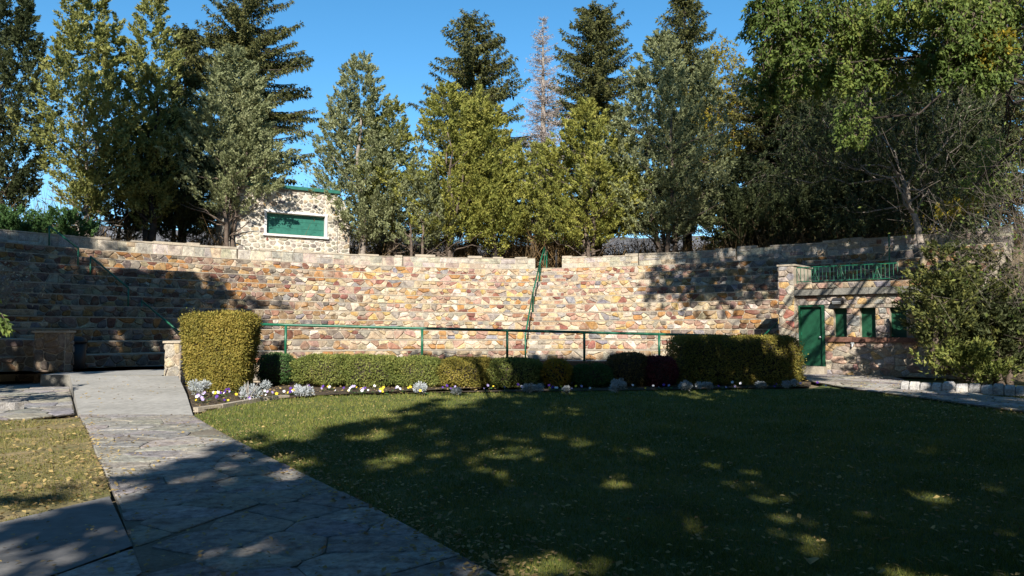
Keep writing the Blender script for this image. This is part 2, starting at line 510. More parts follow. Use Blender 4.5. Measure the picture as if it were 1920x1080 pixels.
# terrain behind the top wall and the bank beside it
def terrain():
    ths = [R(a) for a in np.linspace(-125, 125, 101)]
    rs = [17.2, 19, 21, 23, 24.6, 25.45, 25.85, 26.4, 28, 31, 36, 45, 60, 90, 140, 240, 420]
    v, f = [], []
    rng = np.random.default_rng(5)
    for th in ths:
        a = math.degrees(th)
        if a > 49: side = min(1.0, (a - 49) / 4)
        elif a < -72: side = min(1.0, (-72 - a) / 4)
        else: side = 0.0
        for r in rs:
            top = tz(NT, max(min(th, TH1), TH0)) - 0.02
            t = min(1, max(0, (r - 18.0) / 8.0)); bank = (-0.05) + top * t * t * (3 - 2 * t)
            step = top if r > 25.5 else -0.05
            z = bank * side + step * (1 - side)
            if r > 26.2: z += rng.uniform(-0.08, 0.1)
            v.append(arc(r, th, z))
    m = len(rs)
    for i in range(len(ths) - 1):
        for j in range(m - 1):
            f.append((i * m + j, i * m + j + 1, (i + 1) * m + j + 1, (i + 1) * m + j))
    o = obj('terrain', v, f, M['dirt'], smooth=True); o['kind'] = 'structure'
terrain()

def hills():
    rng = np.random.default_rng(9)
    v, f = [], []
    n = 120
    ph = rng.uniform(0, 6.28, 8)
    for i in range(n + 1):
        a = R(-70 + 140 * i / n)
        h = 1.0 + sum(math.sin(a * k * 3.1 + ph[k]) * 0.22 / (1 + 0.5 * k) for k in range(1, 8))
        for d, z in ((1500, 30), (2000, 60 + 40 * h), (2500, 150 + 60 * h), (3000, 250 + 85 * h), (3600, 60)):
            v.append((d * math.sin(a), d * math.cos(a), z + rng.uniform(-8, 8)))
    for i in range(n):
        for j in range(4):
            f.append((i * 5 + j, i * 5 + j + 1, (i + 1) * 5 + j + 1, (i + 1) * 5 + j))
    o = obj('hills', v, f, M['hill'], smooth=True); o['kind'] = 'structure'
hills()

# stage floor of the amphitheatre and the walk that leads up to it
fl = [tuple(arc(R0 + 0.25, R(a))[:2]) for a in range(-71, 37, 3)]
fl = [(p[0], p[1]) for p in fl]
front = [(9.1, 24.4), (8.3, 23.6), (-9.2, 22.3), (-9.2, 20.4), (-12.5, 20.6), (-12.6, 22.5), (-16.2, 22.75)]
sf = sheet('stage_floor', fl + front, ZF - 0.01, M['concrete'])
fl_all = fl + front
obj('floor_edge', [(p[0], p[1], ZF - 0.012) for p in fl_all] + [(p[0], p[1], -0.08) for p in fl_all], [(i, (i + 1) % len(fl_all), len(fl_all) + (i + 1) % len(fl_all), len(fl_all) + i) for i in range(len(fl_all))], M['slate'], sf)

# walk: a concrete ramp, then crazy paving
ramp_v = []
lft = [(148, 779), (140, 740), (131, 703)]; rgt = [(362, 779), (350, 740), (334, 705)]
zz = [0.012, 0.14, ZF - 0.004]
for (a, b, z) in zip(lft, rgt, zz):
    ramp_v.append(onz(a[0], a[1], z)); ramp_v.append(onz(b[0], b[1], z))
o = obj('concrete_walk', ramp_v, [(0, 1, 3, 2), (2, 3, 5, 4)], M['concrete']); o['kind'] = 'structure'
side_v = [Vector((p.x, p.y, -0.05)) for p in ramp_v]
o = obj('walk_edge', [ramp_v[0], ramp_v[2], ramp_v[4], side_v[0], side_v[2], side_v[4], ramp_v[1], ramp_v[3], ramp_v[5], side_v[1], side_v[3], side_v[5]],
        [(0, 1, 4, 3), (1, 2, 5, 4), (6, 9, 10, 7), (7, 10, 11, 8)], M['concrete']); o['kind'] = 'structure'

PATH = px([(148, 779), (362, 779), (395, 800), (435, 822), (540, 875), (690, 948), (850, 1035), (960, 1100), (1300, 1330), (-300, 1330), (100, 1084), (250, 1031), (216, 938), (200, 898), (178, 850), (165, 812)])
SLAB = px([(-220, 1042), (0, 984), (205, 934), (248, 1028), (115, 1078), (-300, 1200)])
LPAVE = px([(-260, 800), (-220, 712), (128, 708), (140, 776), (60, 785)])
RPAVE = px([(1500, 700), (1545, 688), (1640, 692), (1700, 715), (1800, 733), (1940, 752), (2200, 790), (2200, 812), (1920, 772), (1700, 742), (1590, 728), (1515, 714)], 0.04)
BED = px([(352, 742), (362, 772), (395, 770), (480, 753), (600, 743), (800, 738), (1200, 733), (1520, 727), (1522, 700)]) + [(9.4, 22.5), (-6, 21.9), (-9.2, 21.6), (-9.0, 19.0)]
sheet('path', PATH, 0.006, M['joint'])
sheet('concrete_slab', SLAB, 0.018, M['concrete_grey'])
sheet('side_paving', LPAVE, 0.0, M['joint'])
sheet('door_paving', RPAVE, 0.04, M['joint'])
sheet('flower_bed_soil', BED, 0.03, M['soil'])
LAWN = px([(362, 779), (395, 800), (435, 822), (540, 875), (690, 948), (850, 1035), (960, 1100), (1300, 1330)]) + [(30, 2.5), (30, 24.0), (9.5, 24.0), (9.5, 22.6)] + px([(1522, 728), (1200, 733), (800, 738), (600, 743), (480, 753), (395, 770)])
LLAWN = px([(-400, 800), (60, 787), (148, 783), (165, 812), (178, 850), (200, 898), (208, 931), (0, 982), (-220, 1040), (-420, 1100)])
sheet('lawn', LAWN, -0.004, M['lawn'])
sheet('side_lawn', LLAWN, -0.004, M['dry_lawn'])

def inside(P, poly):
    x, y = P[:, 0], P[:, 1]; c = np.zeros(len(P), bool); j = len(poly) - 1
    for i in range(len(poly)):
        xi, yi, xj, yj = poly[i][0], poly[i][1], poly[j][0], poly[j][1]
        if yi != yj:
            c ^= ((yi > y) != (yj > y)) & (x < (xj - xi) * (y - yi) / (yj - yi) + xi)
        j = i
    return c

FLAGS = [((.26, .25, .235), 10), ((.275, .265, .245), 10), ((.24, .235, .23), 8), ((.285, .265, .235), 6), ((.255, .24, .22), 5)]
def flagstones(poly, z, spacing, seed, gap, ymax, parent_name, pal=FLAGS, stretch=1.5):
    rng = random.Random(seed)
    xs = [p[0] for p in poly]; ys = [p[1] for p in poly]
    sites = []
    y = min(ys)
    while y < min(max(ys), ymax):
        x = min(xs) + rng.uniform(0, spacing)
        while x < max(xs):
            sites.append((x + rng.uniform(-.42, .42) * spacing * stretch, y + rng.uniform(-.42, .42) * spacing)); x += spacing * stretch
        y += spacing
    sites = [s for s in sites if inside(np.array([[s[0], s[1]]]), poly)[0]]
    par = bpy.data.objects[parent_name]
    for i, s in enumerate(sites):
        near = sorted((q for j, q in enumerate(sites) if j != i), key=lambda q: (q[0] - s[0]) ** 2 + (q[1] - s[1]) ** 2)[:18]
        # keep the outline convex: cells are clipped from a square, then by the path's own outline where it is close
        c = [(s[0] - 1.4, s[1] - 1.4), (s[0] + 1.4, s[1] - 1.4), (s[0] + 1.4, s[1] + 1.4), (s[0] - 1.4, s[1] + 1.4)]
        for q in near:
            a, b = q[0] - s[0], q[1] - s[1]
            c = clip_half(c, a, b, a * (s[0] + q[0]) / 2 + b * (s[1] + q[1]) / 2)
        for k in range(len(poly)):
            p, q = poly[k], poly[(k + 1) % len(poly)]
            ex, ey = q[0] - p[0], q[1] - p[1]; L = math.hypot(ex, ey)
            if L < 1e-6: continue
            t = max(0, min(1, ((s[0] - p[0]) * ex + (s[1] - p[1]) * ey) / L / L))
            if math.hypot(s[0] - p[0] - ex * t, s[1] - p[1] - ey * t) > 1.5: continue
            a, b = ey / L, -ex / L; cc = a * p[0] + b * p[1]
            if a * s[0] + b * s[1] > cc: a, b, cc = -a, -b, -cc
            c = clip_half(c, a, b, cc)
        if len(c) < 3 or area(c) < 0.03: continue
        cx = sum(p[0] for p in c) / len(c); cy = sum(p[1] for p in c) / len(c)
        g = gap * rng.uniform(0.7, 1.6)
        q = []
        for p in c:
            d = math.hypot(p[0] - cx, p[1] - cy); k = max(0.5, 1 - g / max(d, 0.05)); q.append((cx + (p[0] - cx) * k, cy + (p[1] - cy) * k))
        q = chip(q, rng, 0.05)
        hz = rng.uniform(0.016, 0.026); tx, ty = rng.uniform(-.006, .006), rng.uniform(-.006, .006)
        n = len(q)
        v = [(a, b, z - 0.02) for a, b in q] + [(a, b, z + hz * 0.7 + (a - cx) * tx + (b - cy) * ty) for a, b in q]
        v += [(cx + (a - cx) * .94, cy + (b - cy) * .94, z + hz + (a - cx) * tx + (b - cy) * ty) for a, b in q]
        f = []
        for k in range(n):
            j = (k + 1) % n; f += [(k, j, n + j, n + k), (n + k, n + j, 2 * n + j, 2 * n + k)]
        f.append(tuple(range(2 * n, 3 * n)))
        o = obj('flagstone', v, f, M['flag'], par); o.color = pick(rng, pal)
flagstones(PATH, 0.0, 0.40, 3, 0.006, 15.0, 'path', stretch=1.9)
flagstones(LPAVE, 0.0, 0.5, 4, 0.02, 22.0, 'side_paving')
flagstones(RPAVE, 0.04, 0.55, 6, 0.02, 27.0, 'door_paving', [((.29, .27, .24), 5), ((.33, .31, .27), 5), ((.25, .23, .21), 3)], 1.7)

# ------------------------------------------------------------------ the amphitheatre
amph = empty('amphitheatre', arc(R0, 0, ZF), 'curved stone amphitheatre of low rubble seating tiers filling the middle of the view', 'amphitheatre')
def arc_strip(mb, th_a, th_b, prof, step=R(1.5)):
    """sweeps a profile of (radius, height function) along the arc"""
    n = max(1, int(math.ceil((th_b - th_a) / step))); v, f = [], []
    m = len(prof)
    for i in range(n + 1):
        th = th_a + (th_b - th_a) * i / n
        for r, zf_ in prof: v.append(arc(r, th, zf_(th)))
    for i in range(n):
        for j in range(m - 1):
            f.append((i * m + j, (i + 1) * m + j, (i + 1) * m + j + 1, i * m + j + 1))
    f.append(tuple(range(m))); f.append(tuple(n * m + k for k in range(m - 1, -1, -1)))
    mb.add(v, f)

AIS = [(R(1.75), 'centre'), (R(-55.3), 'left'), (R(31.5), 'right')]
VIEW = 0.70                      # |X / Y| beyond which a point lies outside the frame
tier_rng = random.Random(11)
for i in range(NT):
    r = R0 + TREAD * i
    mb = MB()
    arc_strip(mb, TH0, TH1, [(r, lambda t, i=i: tz(i, t) - (0.3 if i == 0 else 0.02)), (r, lambda t, i=i: tz(i + 1, t) - 0.03), (r + TREAD + 0.1, lambda t, i=i: tz(i + 1, t) - 0.03),
                              (r + TREAD + 0.1, lambda t, i=i: tz(i, t) - 0.3)])
    tier = mb.build('tier', M['mortar'], amph)
    # coping slabs: thin, uneven, a little proud of the wall below
    cp = MB(); th = TH0
    while th < TH1 - 1e-4:
        w = tier_rng.uniform(0.6, 1.5) / r; e = min(th + w, TH1); dr = tier_rng.uniform(0.012, 0.04); dz = tier_rng.uniform(-0.010, 0.006)
        g = 0.006 / r
        arc_strip(cp, th + g, e - g, [(r - dr, lambda t, i=i, dz=dz: tz(i + 1, t) - 0.032), (r - dr, lambda t, i=i, dz=dz: tz(i + 1, t) + dz),
                                      (r + TREAD - 0.02, lambda t, i=i, dz=dz: tz(i + 1, t) + dz), (r + TREAD - 0.02, lambda t, i=i, dz=dz: tz(i + 1, t) - 0.032)], R(2.5))
        th = e
    c_ = cp.build('coping', M['coping'], tier)
    # rubble facing
    L = r * (TH1 - TH0)
    h = rise(0) - 0.040
    polys = rubble(L, h, tier_rng, course=0.24, mean=0.295, gap=0.010, cut=0.075)
    def fn(s, t, d, r=r, i=i):
        th = TH0 + s / r
        return arc(r - d, th, tz(i, th) + 0.006 + t * (rise(th) - 0.040) / h)
    def seen(p, r=r):
        th = TH0 + p[0][0] / r; q = arc(r, th); return abs(q.x / q.y) < VIEW
    def by_place(p, rng, r=r):                                  # side wings: browner stone than the middle, darkened as well to deepen their shade
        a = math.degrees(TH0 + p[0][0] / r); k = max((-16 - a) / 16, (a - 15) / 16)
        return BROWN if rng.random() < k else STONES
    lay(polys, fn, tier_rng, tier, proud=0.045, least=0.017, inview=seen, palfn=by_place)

# half-height steps of the stairways that climb the tiers
for th_a, nm in AIS:
    for i in range(NT):
        r = R0 + TREAD * i; w = 1.15; dth = R(1.8) * i / NT if nm == 'centre' else 0.0
        a0 = th_a + dth + 0.10 / r; a1 = th_a + dth + (0.10 + w) / r
        st = MB(); hh = rise(th_a) * 0.5
        arc_strip(st, a0, a1, [(r - TREAD * 0.5, lambda t, i=i: tz(i, t) + 0.002), (r - TREAD * 0.5, lambda t, i=i: tz(i, t) + hh), (r - 0.062, lambda t, i=i: tz(i, t) + hh)])
        o = st.build('step', M['coping'], amph)
        pol = rubble(w, hh - 0.03, tier_rng, course=0.2, mean=0.34, gap=0.008, cut=0.04, small=0)
        fm = MB()
        for p in pol:
            v, f = stone_mesh(p, lambda s, t, d, r=r, i=i, a0=a0: arc(r - TREAD * 0.5 - d, a0 + s / r, tz(i, a0) + 0.01 + t), tier_rng, 0.02); fm.add(v, f)
        fm.build('step_facing', M['stone_i'], o)

# parapet along the top, with gaps at the stairways
par_segs = [(R(-72), R(-59.6), 0.50), (R(-55.2), R(-29.5), 0.50), (R(-29.4), R(-12.2), 0.50), (R(-12.1), R(2.6), 0.54), (R(5.6), R(14.0), 0.52), (R(14.1), R(24.4), 0.56), (R(24.5), R(49), 0.62)]
GREYS = [((.38, .35, .29), 12), ((.43, .39, .33), 12), ((.30, .28, .25), 8), ((.35, .29, .24), 6), ((.40, .32, .21), 5), ((.29, .22, .19), 4)]
par = empty('parapet_wall', arc(RT, R(-5), tz(NT, 0)), 'pale cut stone parapet running along the top of the seating tiers', 'wall')
prng = random.Random(23)
for (a, b, hh) in par_segs:
    mb = MB()
    arc_strip(mb, a, b, [(RT, lambda t: tz(NT, t) - 0.12), (RT, lambda t: tz(NT, t) + hh), (RT + 0.38, lambda t: tz(NT, t) + hh), (RT + 0.38, lambda t: tz(NT, t) - 0.4)])
    seg = mb.build('wall_section', M['mortar'], par)
    L = RT * (b - a)
    polys = ashlar(L, hh - 0.01, prng, course=0.34, mean=0.5, gap=0.010, cut=0.035, jit=0.012, small=0.2)
    lay(polys, lambda s, t, d, a=a: arc(RT - d, a + s / RT, tz(NT, a + s / RT) + 0.006 + t), prng, seg, proud=0.02, palette=GREYS, least=0.04)
    th = a; cp = MB()
    while th < b - 1e-4:
        e = min(th + prng.uniform(0.5, 1.0) / RT, b); dz = prng.choice((prng.uniform(.012, .03), prng.uniform(.03, .09), prng.uniform(.05, .17)))
        arc_strip(cp, th + 0.004 / RT, e - 0.004 / RT, [(RT - 0.03, lambda t, hh=hh: tz(NT, t) + hh + 0.002), (RT - 0.03, lambda t, hh=hh, dz=dz: tz(NT, t) + hh + dz), (RT + 0.4, lambda t, hh=hh, dz=dz: tz(NT, t) + hh + dz), (RT + 0.4, lambda t, hh=hh: tz(NT, t) + hh + 0.002)], R(2))
        th = e
    cp.build('coping', M['coping'], seg)

def pier(name, c, u, hw, hd, z0, z1, label, seed, palette=STONES, cat='pier', course=0.3, cap=True, mean=0.36):
    """square stone pier: core, facing stones on the front and both sides, cap"""
    rng = random.Random(seed); u = Vector((u[0], u[1], 0)).normalized(); n = Vector((u.y, -u.x, 0)); c = Vector((c[0], c[1], 0))
    e = empty(name, (c.x, c.y, z0), label, cat)
    mb = MB(); mb.box(c + Vector((0, 0, (z0 + z1) / 2)), (hw, hd, (z1 - z0) / 2), (u, n, Vector((0, 0, 1))))
    core = mb.build('core', M['mortar'], e)
    for o0, ax, nn, w in ((c - u * hw + n * hd, u, n, 2 * hw), (c + u * hw + n * hd, -n, u, 2 * hd), (c - u * hw - n * hd, n, -u, 2 * hd)):
        lay(rubble(w, z1 - z0, rng, course, mean, 0.012, 0.06), lambda s, t, d, o0=o0, ax=ax, nn=nn: o0 + ax * s + nn * d + Vector((0, 0, z0 + t)), rng, core, palette=palette, least=0.02)
    if cap:
        cb = MB(); cb.box(c + Vector((0, 0, z1 + 0.03)), (hw + 0.05, hd + 0.05, 0.028), (u, n, Vector((0, 0, 1)))); cb.build('cap', M['coping'], e)
    return e

for th, nm, sd in ((R(-59.9), 'low stone pier at the far left end of the parapet', 31), (R(-54.6), 'stone pier beside the top of the left stair handrail', 32)):
    c = arc(RT + 0.1, th); pier('stone_pier', c, (math.cos(th), -math.sin(th)), 0.32, 0.32, tz(NT, th) - 0.05, tz(NT, th) + 0.62, nm, sd)

# ------------------------------------------------------------------ railings
def rail_run(name, pts, heights, r, label, mat, posts=None, loc=None, mid=False, cat='handrail'):
    """a pipe rail on posts: pts are foot points"""
    e = empty(name, pts[0], label, cat)
    top = [Vector(p) + Vector((0, 0, h)) for p, h in zip(pts, heights)]
    mb = MB(); mb.tube(top, r, 10); mb.build('top_rail', mat, e, True)
    for k in (posts if posts is not None else range(len(pts))):
        mb = MB(); mb.tube([Vector(pts[k]) - Vector((0, 0, 0.03)), top[k] - Vector((0, 0, r * 0.5))], r * 0.9, 8); mb.build('post', mat, e, True)
    return e

# low wall with a red cap behind the hedges, pipe railing on it
W0 = Vector((-9.0, 22.2, 0)); W1 = Vector((8.3, 23.6, 0))
lw = empty('low_wall', (0, 22.9, 0.1), 'low stone wall with red sandstone cap hidden behind the clipped hedges', 'wall')
wu = (W1 - W0).normalized(); wnn = Vector((wu.y, -wu.x, 0)); LW = (W1 - W0).length
def capz(s): return 0.70 - 0.21 * s / LW
mb = MB()
a, b = W0, W1
mb.add([a + wnn * .15, b + wnn * .15, b - wnn * .15, a - wnn * .15] + [a + wnn * .15 + Vector((0, 0, capz(0) - .1)), b + wnn * .15 + Vector((0, 0, capz(LW) - .1)), b - wnn * .15 + Vector((0, 0, capz(LW) - .1)), a - wnn * .15 + Vector((0, 0, capz(0) - .1))],
       [(0, 1, 5, 4), (1, 2, 6, 5), (2, 3, 7, 6), (3, 0, 4, 7), (4, 5, 6, 7)])
core = mb.build('core', M['mortar'], lw)
rr = random.Random(77)
lay(rubble(LW, 0.42, rr, 0.3, 0.4, 0.012, 0.06), lambda s, t, d: W0 + wu * s + wnn * (.15 + d) + Vector((0, 0, .05 + t)), rr, core, inview=lambda p: 4.0 < p[0][0] < 4.01)
s = 0.0
while s < LW:
    e = min(LW, s + rr.uniform(1.4, 2.2)); mid = (s + e) / 2
    cb = MB(); sl = Vector((0, 0, -0.21 / LW)); ax = (wu + sl).normalized()
    cb.box(W0 + wu * mid + Vector((0, 0, capz(mid) - 0.045)), ((e - s) / 2 - 0.006, .21, .05), (ax, wnn, ax.cross(wnn).normalized())); cb.build('cap_slab', M['red_cap'], lw); s = e
foots = []
for xp in (488, 537, 792, 951, 1095, 1235, 1330, 1362):
    k = (xp - 960) / F / (CP + 0.0)
    k *= 1.0
    # intersect the sight line with the wall's centre line in plan
    t = (k * W0.y - W0.x) / (wu.x - k * wu.y); foots.append(W0 + wu * t + Vector((0, 0, capz(t) + .005)))
hts = []
for p, xp in zip(foots, (488, 537, 792, 951, 1095, 1235, 1330, 1362)):
    yp = 608 + (xp - 488) * (629 - 608) / (1330 - 488); hts.append(at(xp, yp, p.y).z - p.z)
rail_run('railing', foots, hts, 0.042, 'long green pipe railing crossing in front of the lit tiers above the low hedge', M['green'], posts=(1, 2, 3, 4, 5, 7), cat='railing')

# stair handrails
def stair_rail(th, i0, i1, label, h=0.92, off=0.0, mat='green', r=0.034, extra=None):
    """from tread i0 up to tread i1"""
    def foot(i):
        rr_ = R0 + TREAD * (i - 0.45); return arc(rr_, th + R(1.8) * i / NT, tz(i, th))
    pts = [foot(i0), foot(i1)]
    return rail_run('handrail', pts, [h, h], r, label, M[mat])
stair_rail(R(1.75), 0.0, 4.7, 'lowest length of green handrail up the central stairway', off=0.0)
stair_rail(R(1.75), 4.9, 8.6, 'middle length of green handrail up the central stairway')
stair_rail(R(1.75), 8.9, 11.6, 'topmost length of green handrail up the central stairway')
for a_, lb in ((R(3.9), 'short green handrail right of the gap at the top of central stairway'),):
    rail_run('handrail', [arc(R0 + TREAD * 10.2, a_, tz(10, a_)), arc(RT + 0.6, a_, tz(NT, a_))], [0.75, 0.95], 0.024, lb, M['green'])
rail_run('handrail', [arc(RT + 0.3, R(4.9), tz(NT, 0)), arc(RT + 2.2, R(4.9), tz(NT, 0) + .3)], [0.95, 0.95], 0.022, 'dark rail behind the parapet gap at the top of central stairway', M['dark_metal'])

def left_rail(pa, pb, Ya, Yb, ha, hb, label):
    A, B = at(pa[0], pa[1], Ya), at(pb[0], pb[1], Yb)
    rail_run('handrail', [A - Vector((0, 0, ha)), B - Vector((0, 0, hb))], [ha, hb], 0.034, label, M['green'])
def left_at(x, tier):            # depth of the left stairway under pixel column x
    k = (x - 960) / F
    rr_ = R0 + TREAD * tier
    # X = k Y on the circle
    A = 1 + k * k; B = -2 * CY; C = CY * CY - rr_ * rr_
    return (-B + math.sqrt(B * B - 4 * A * C)) / (2 * A)
left_rail((93, 424), (147, 466), left_at(93, 10.6), left_at(147, 8.6), 0.95, 0.95, 'green handrail at the very top of the left stairway by the parapet')
left_rail((170, 481), (241, 540), left_at(170, 7.8), left_at(241, 4.8), 0.9, 0.9, 'green handrail halfway up the shaded left stairway')
left_rail((266, 564), (345, 630), left_at(266, 4.0), left_at(345, 0.8), 0.85, 0.85, 'lowest green handrail of the left stairway behind the tall hedge')
A, B = at(1418, 642, 26.6), at(1466, 597, 27.9)
rail_run('handrail', [A - Vector((0, 0, .8)), B - Vector((0, 0, .8))], [.8, .8], 0.028, 'short green handrail slanting up beside the right stone building', M['green'])

# ------------------------------------------------------------------ buildings
ZV = Vector((0, 0, 1))
class Facade:
    """a wall plane: A = left foot, u along the wall, n outwards"""
    def __init__(s, A, B):
        s.A = Vector((A[0], A[1], 0)); d = Vector((B[0] - A[0], B[1] - A[1], 0)); s.L = d.length; s.u = d.normalized(); s.n = Vector((s.u.y, -s.u.x, 0))
    def p(s, a, z, d=0.0): return s.A + s.u * a + s.n * d + ZV * z
    def s_of(s, x):
        k = (x - 960) / F
        return (k * s.A.y - s.A.x) / (s.u.x - k * s.u.y)
    def box(s, mb, a0, a1, z0, z1, d0, d1):
        mb.box(s.p((a0 + a1) / 2, (z0 + z1) / 2, (d0 + d1) / 2), ((a1 - a0) / 2, (d1 - d0) / 2, (z1 - z0) / 2), (s.u, s.n, ZV))
    def fn(s, a0, z0, off=0.0):
        return lambda a, t, d: s.p(a0 + a, z0 + t, d + off)

def rect_wall(fc, e, name, rects, mat, d0, d1):
    mb = MB()
    for a0, a1, z0, z1 in rects: fc.box(mb, a0, a1, z0, z1, d0, d1)
    return mb.build(name, mat, e)

# --- small stone building on the right
FB = Facade((9.09, 26.2), (12.43, 23.4))
rb = empty('stone_building', FB.p(0, 0.2), 'low flat-roofed stone building with green door and shuttered windows at right', 'building')
sd = [FB.s_of(x) for x in (1490, 1497, 1546, 1563, 1587, 1612, 1641, 1668, 1699)]
s_pil, d0_, d1_, a1_, b1_, a2_, b2_, a3_, b3_ = sd
LB = 5.0
zb, zs0, zs1, zw, zd, ze = 0.05, 1.12, 1.26, 2.19, 2.30, 2.62
rects = [(s_pil, d0_, zb, zd), (d1_, LB, zb, zs0), (d1_, a1_, zs0, zw), (b1_, a2_, zs0, zw), (b2_, a3_, zs0, zw), (b3_, LB, zs0, zw), (d1_, LB, zw, zd), (s_pil, LB, zd, ze)]
wall = rect_wall(FB, rb, 'wall', rects, M['mortar'], -0.32, 0.0)
brng = random.Random(41)
BST = [((.36, .31, .25), 14), ((.43, .38, .31), 12), ((.30, .26, .22), 10), ((.38, .27, .20), 7), ((.45, .30, .13), 5), ((.28, .17, .14), 5), ((.30, .29, .28), 6)]
for a0, a1, z0, z1 in rects:
    if a1 - a0 < 0.06 or z1 - z0 < 0.06: continue
    lay(rubble(a1 - a0, z1 - z0, brng, 0.25, 0.27, 0.010, 0.05, small=0.15), FB.fn(a0, z0), brng, wall, palette=BST, least=0.016, proud=0.03)
# pilaster at the left end
mb = MB(); FB.box(mb, 0, s_pil + 0.04, zb, 3.62, -1.6, 0.12); pil = mb.build('pilaster', M['mortar'], rb)
lay(rubble(s_pil + 0.04, 3.62 - zb, brng, 0.3, 0.27, 0.010, 0.05, small=0.1), FB.fn(0, zb, 0.12), brng, pil, palette=BST + [((.34, .14, .11), 14)], least=0.016, proud=0.03)
lay(rubble(1.7, 3.62 - zb, brng, 0.3, 0.34, 0.010, 0.05, small=0.1), lambda a, t, d: FB.p(0 - d, zb + t, -1.58 + a), brng, pil, palette=BST, least=0.02, proud=0.03)
mb = MB(); FB.box(mb, -0.04, s_pil + 0.08, 3.622, 3.68, -1.62, 0.16); mb.build('pilaster_cap', M['coping'], rb)
# projecting slate ledge, parapet course and roof
s = s_pil + 0.042
while s < LB + 0.2:
    e = s + brng.uniform(0.9, 1.5); q = MB(); FB.box(q, s + .004, min(e, LB + .25) - .004, ze + 0.002, ze + 0.20 + brng.uniform(-.01, .012), -0.2, 0.15 + brng.uniform(-.02, .03)); q.build('ledge_slab', M['slate'], rb); s = e
mb = MB(); FB.box(mb, s_pil + 0.042, LB, ze + 0.203, 3.02, -0.3, 0.10); pc = mb.build('roof_parapet', M['mortar'], rb)
lay(rubble(LB - s_pil - 0.05, 0.19, brng, 0.19, 0.34, 0.010, 0.04, small=0), FB.fn(s_pil + 0.045, ze + 0.207, 0.10), brng, pc, palette=STONES, least=0.01, proud=0.025)
mb = MB(); FB.box(mb, s_pil + 0.042, LB + 0.2, 2.84, 2.96, -6.0, -0.302); mb.build('roof', M['concrete_grey'], rb)
mb = MB(); FB.box(mb, LB - 0.02, LB + 0.25, zb, 2.835, -3.0, -0.005); mb.build('side_wall', M['mortar'], rb)
# sill band under the windows
s = d1_ + 0.03
while s < LB:
    e = min(LB, s + brng.uniform(0.7, 1.1)); q = MB(); FB.box(q, s + .004, e - .004, zs0 - 0.01, zs1, -0.12, 0.10); q.build('sill_slab', M['sill'], rb); s = e
# windows: recessed openings closed by green shutters
for k, (a, b) in enumerate(((a1_, b1_), (a2_, b2_), (a3_, b3_))):
    q = MB(); FB.box(q, a - .02, b + .02, zs1 - .02, zw + .02, -0.26, -0.20); w = q.build('window', M['green_dark'], rb)
    q = MB()
    for x0, x1, y0, y1 in ((a, a + .035, zs1 + .002, zw - .002), (b - .035, b, zs1 + .002, zw - .002), (a + .036, b - .036, zs1 + .002, zs1 + .04), (a + .036, b - .036, zw - .04, zw - .002)):
        FB.box(q, x0, x1, y0, y1, -0.198, -0.175)
    q.build('frame', M['green_dark'], w)
    q = MB(); FB.box(q, a - .14, b + .14, zw + .004, zw + .10, -0.1, 0.045); q.build('lintel', M['coping'], w)
# door with frame, step and handle
q = MB(); FB.box(q, d0_ + .055, d1_ - .10, 0.31, zd - .06, -0.13, -0.085); door = q.build('door', M['green_dark'], rb)
q = MB()
for x0, x1, y0, y1 in ((d0_ + .002, d0_ + .05, 0.30, zd - .002), (d1_ - .095, d1_ - .002, 0.30, zd - .002), (d0_ + .052, d1_ - .097, zd - .055, zd - .002)):
    FB.box(q, x0, x1, y0, y1, -0.2, 0.02)
q.build('door_frame', M['green_dark'], door)
q = MB(); hp = FB.p(d1_ - .17, 1.25, -0.083); q.tube([hp, hp + FB.n * .05], .018, 8); q.tube([hp + FB.n * .05, hp + FB.n * .07], .034, 10); q.build('handle', M['lens'], door, True)
q = MB()
for zz_ in (0.6, 1.3, 2.0): FB.box(q, d0_ + .048, d0_ + .075, zz_, zz_ + .11, -0.084, -0.062)
q.build('hinge', M['green'], door)
q = MB(); FB.box(q, d0_ - .05, d1_ + .05, 0.02, 0.295, -0.15, 0.32); q.build('door_step', M['coping'], rb)
# wall lamp above the first window
lp = FB.p((a1_ + b1_) / 2 - .03, 2.42, 0.0)
wl = empty('wall_lamp', lp, 'dark floodlight fixture on the stone wall above the first window', 'lamp')
q = MB(); q.box(lp + FB.n * .06, (.17, .05, .09), (FB.u, FB.n, ZV)); q.build('housing', M['dark_metal'], wl)
tl = (FB.n * .8 - ZV * .6).normalized(); tu = (FB.n * .6 + ZV * .8).normalized()
q = MB(); q.box(lp + FB.n * .17 - ZV * .0, (.15, .09, .055), (FB.u, tl, tu)); q.build('hood', M['dark_metal'], wl)
q = MB(); q.box(lp + FB.n * .255 - ZV * .062, (.135, .01, .045), (FB.u, tl, tu)); q.build('lens', M['lens'], wl)
tp = FB.p((b1_ + a2_) / 2 - .02, 1.02, 0.06)
q = MB(); q.tube([tp - FB.n * .08, tp + FB.n * .03, tp + FB.n * .07 - ZV * .07], [.03, .035, .02], 8); q.box(tp + ZV * .05, (.05, .02, .03), (FB.u, FB.n, ZV)); tag(q.build('wall_tap', M['lens']), 'small pale metal tap on the stone wall just under the sill band', 'tap')

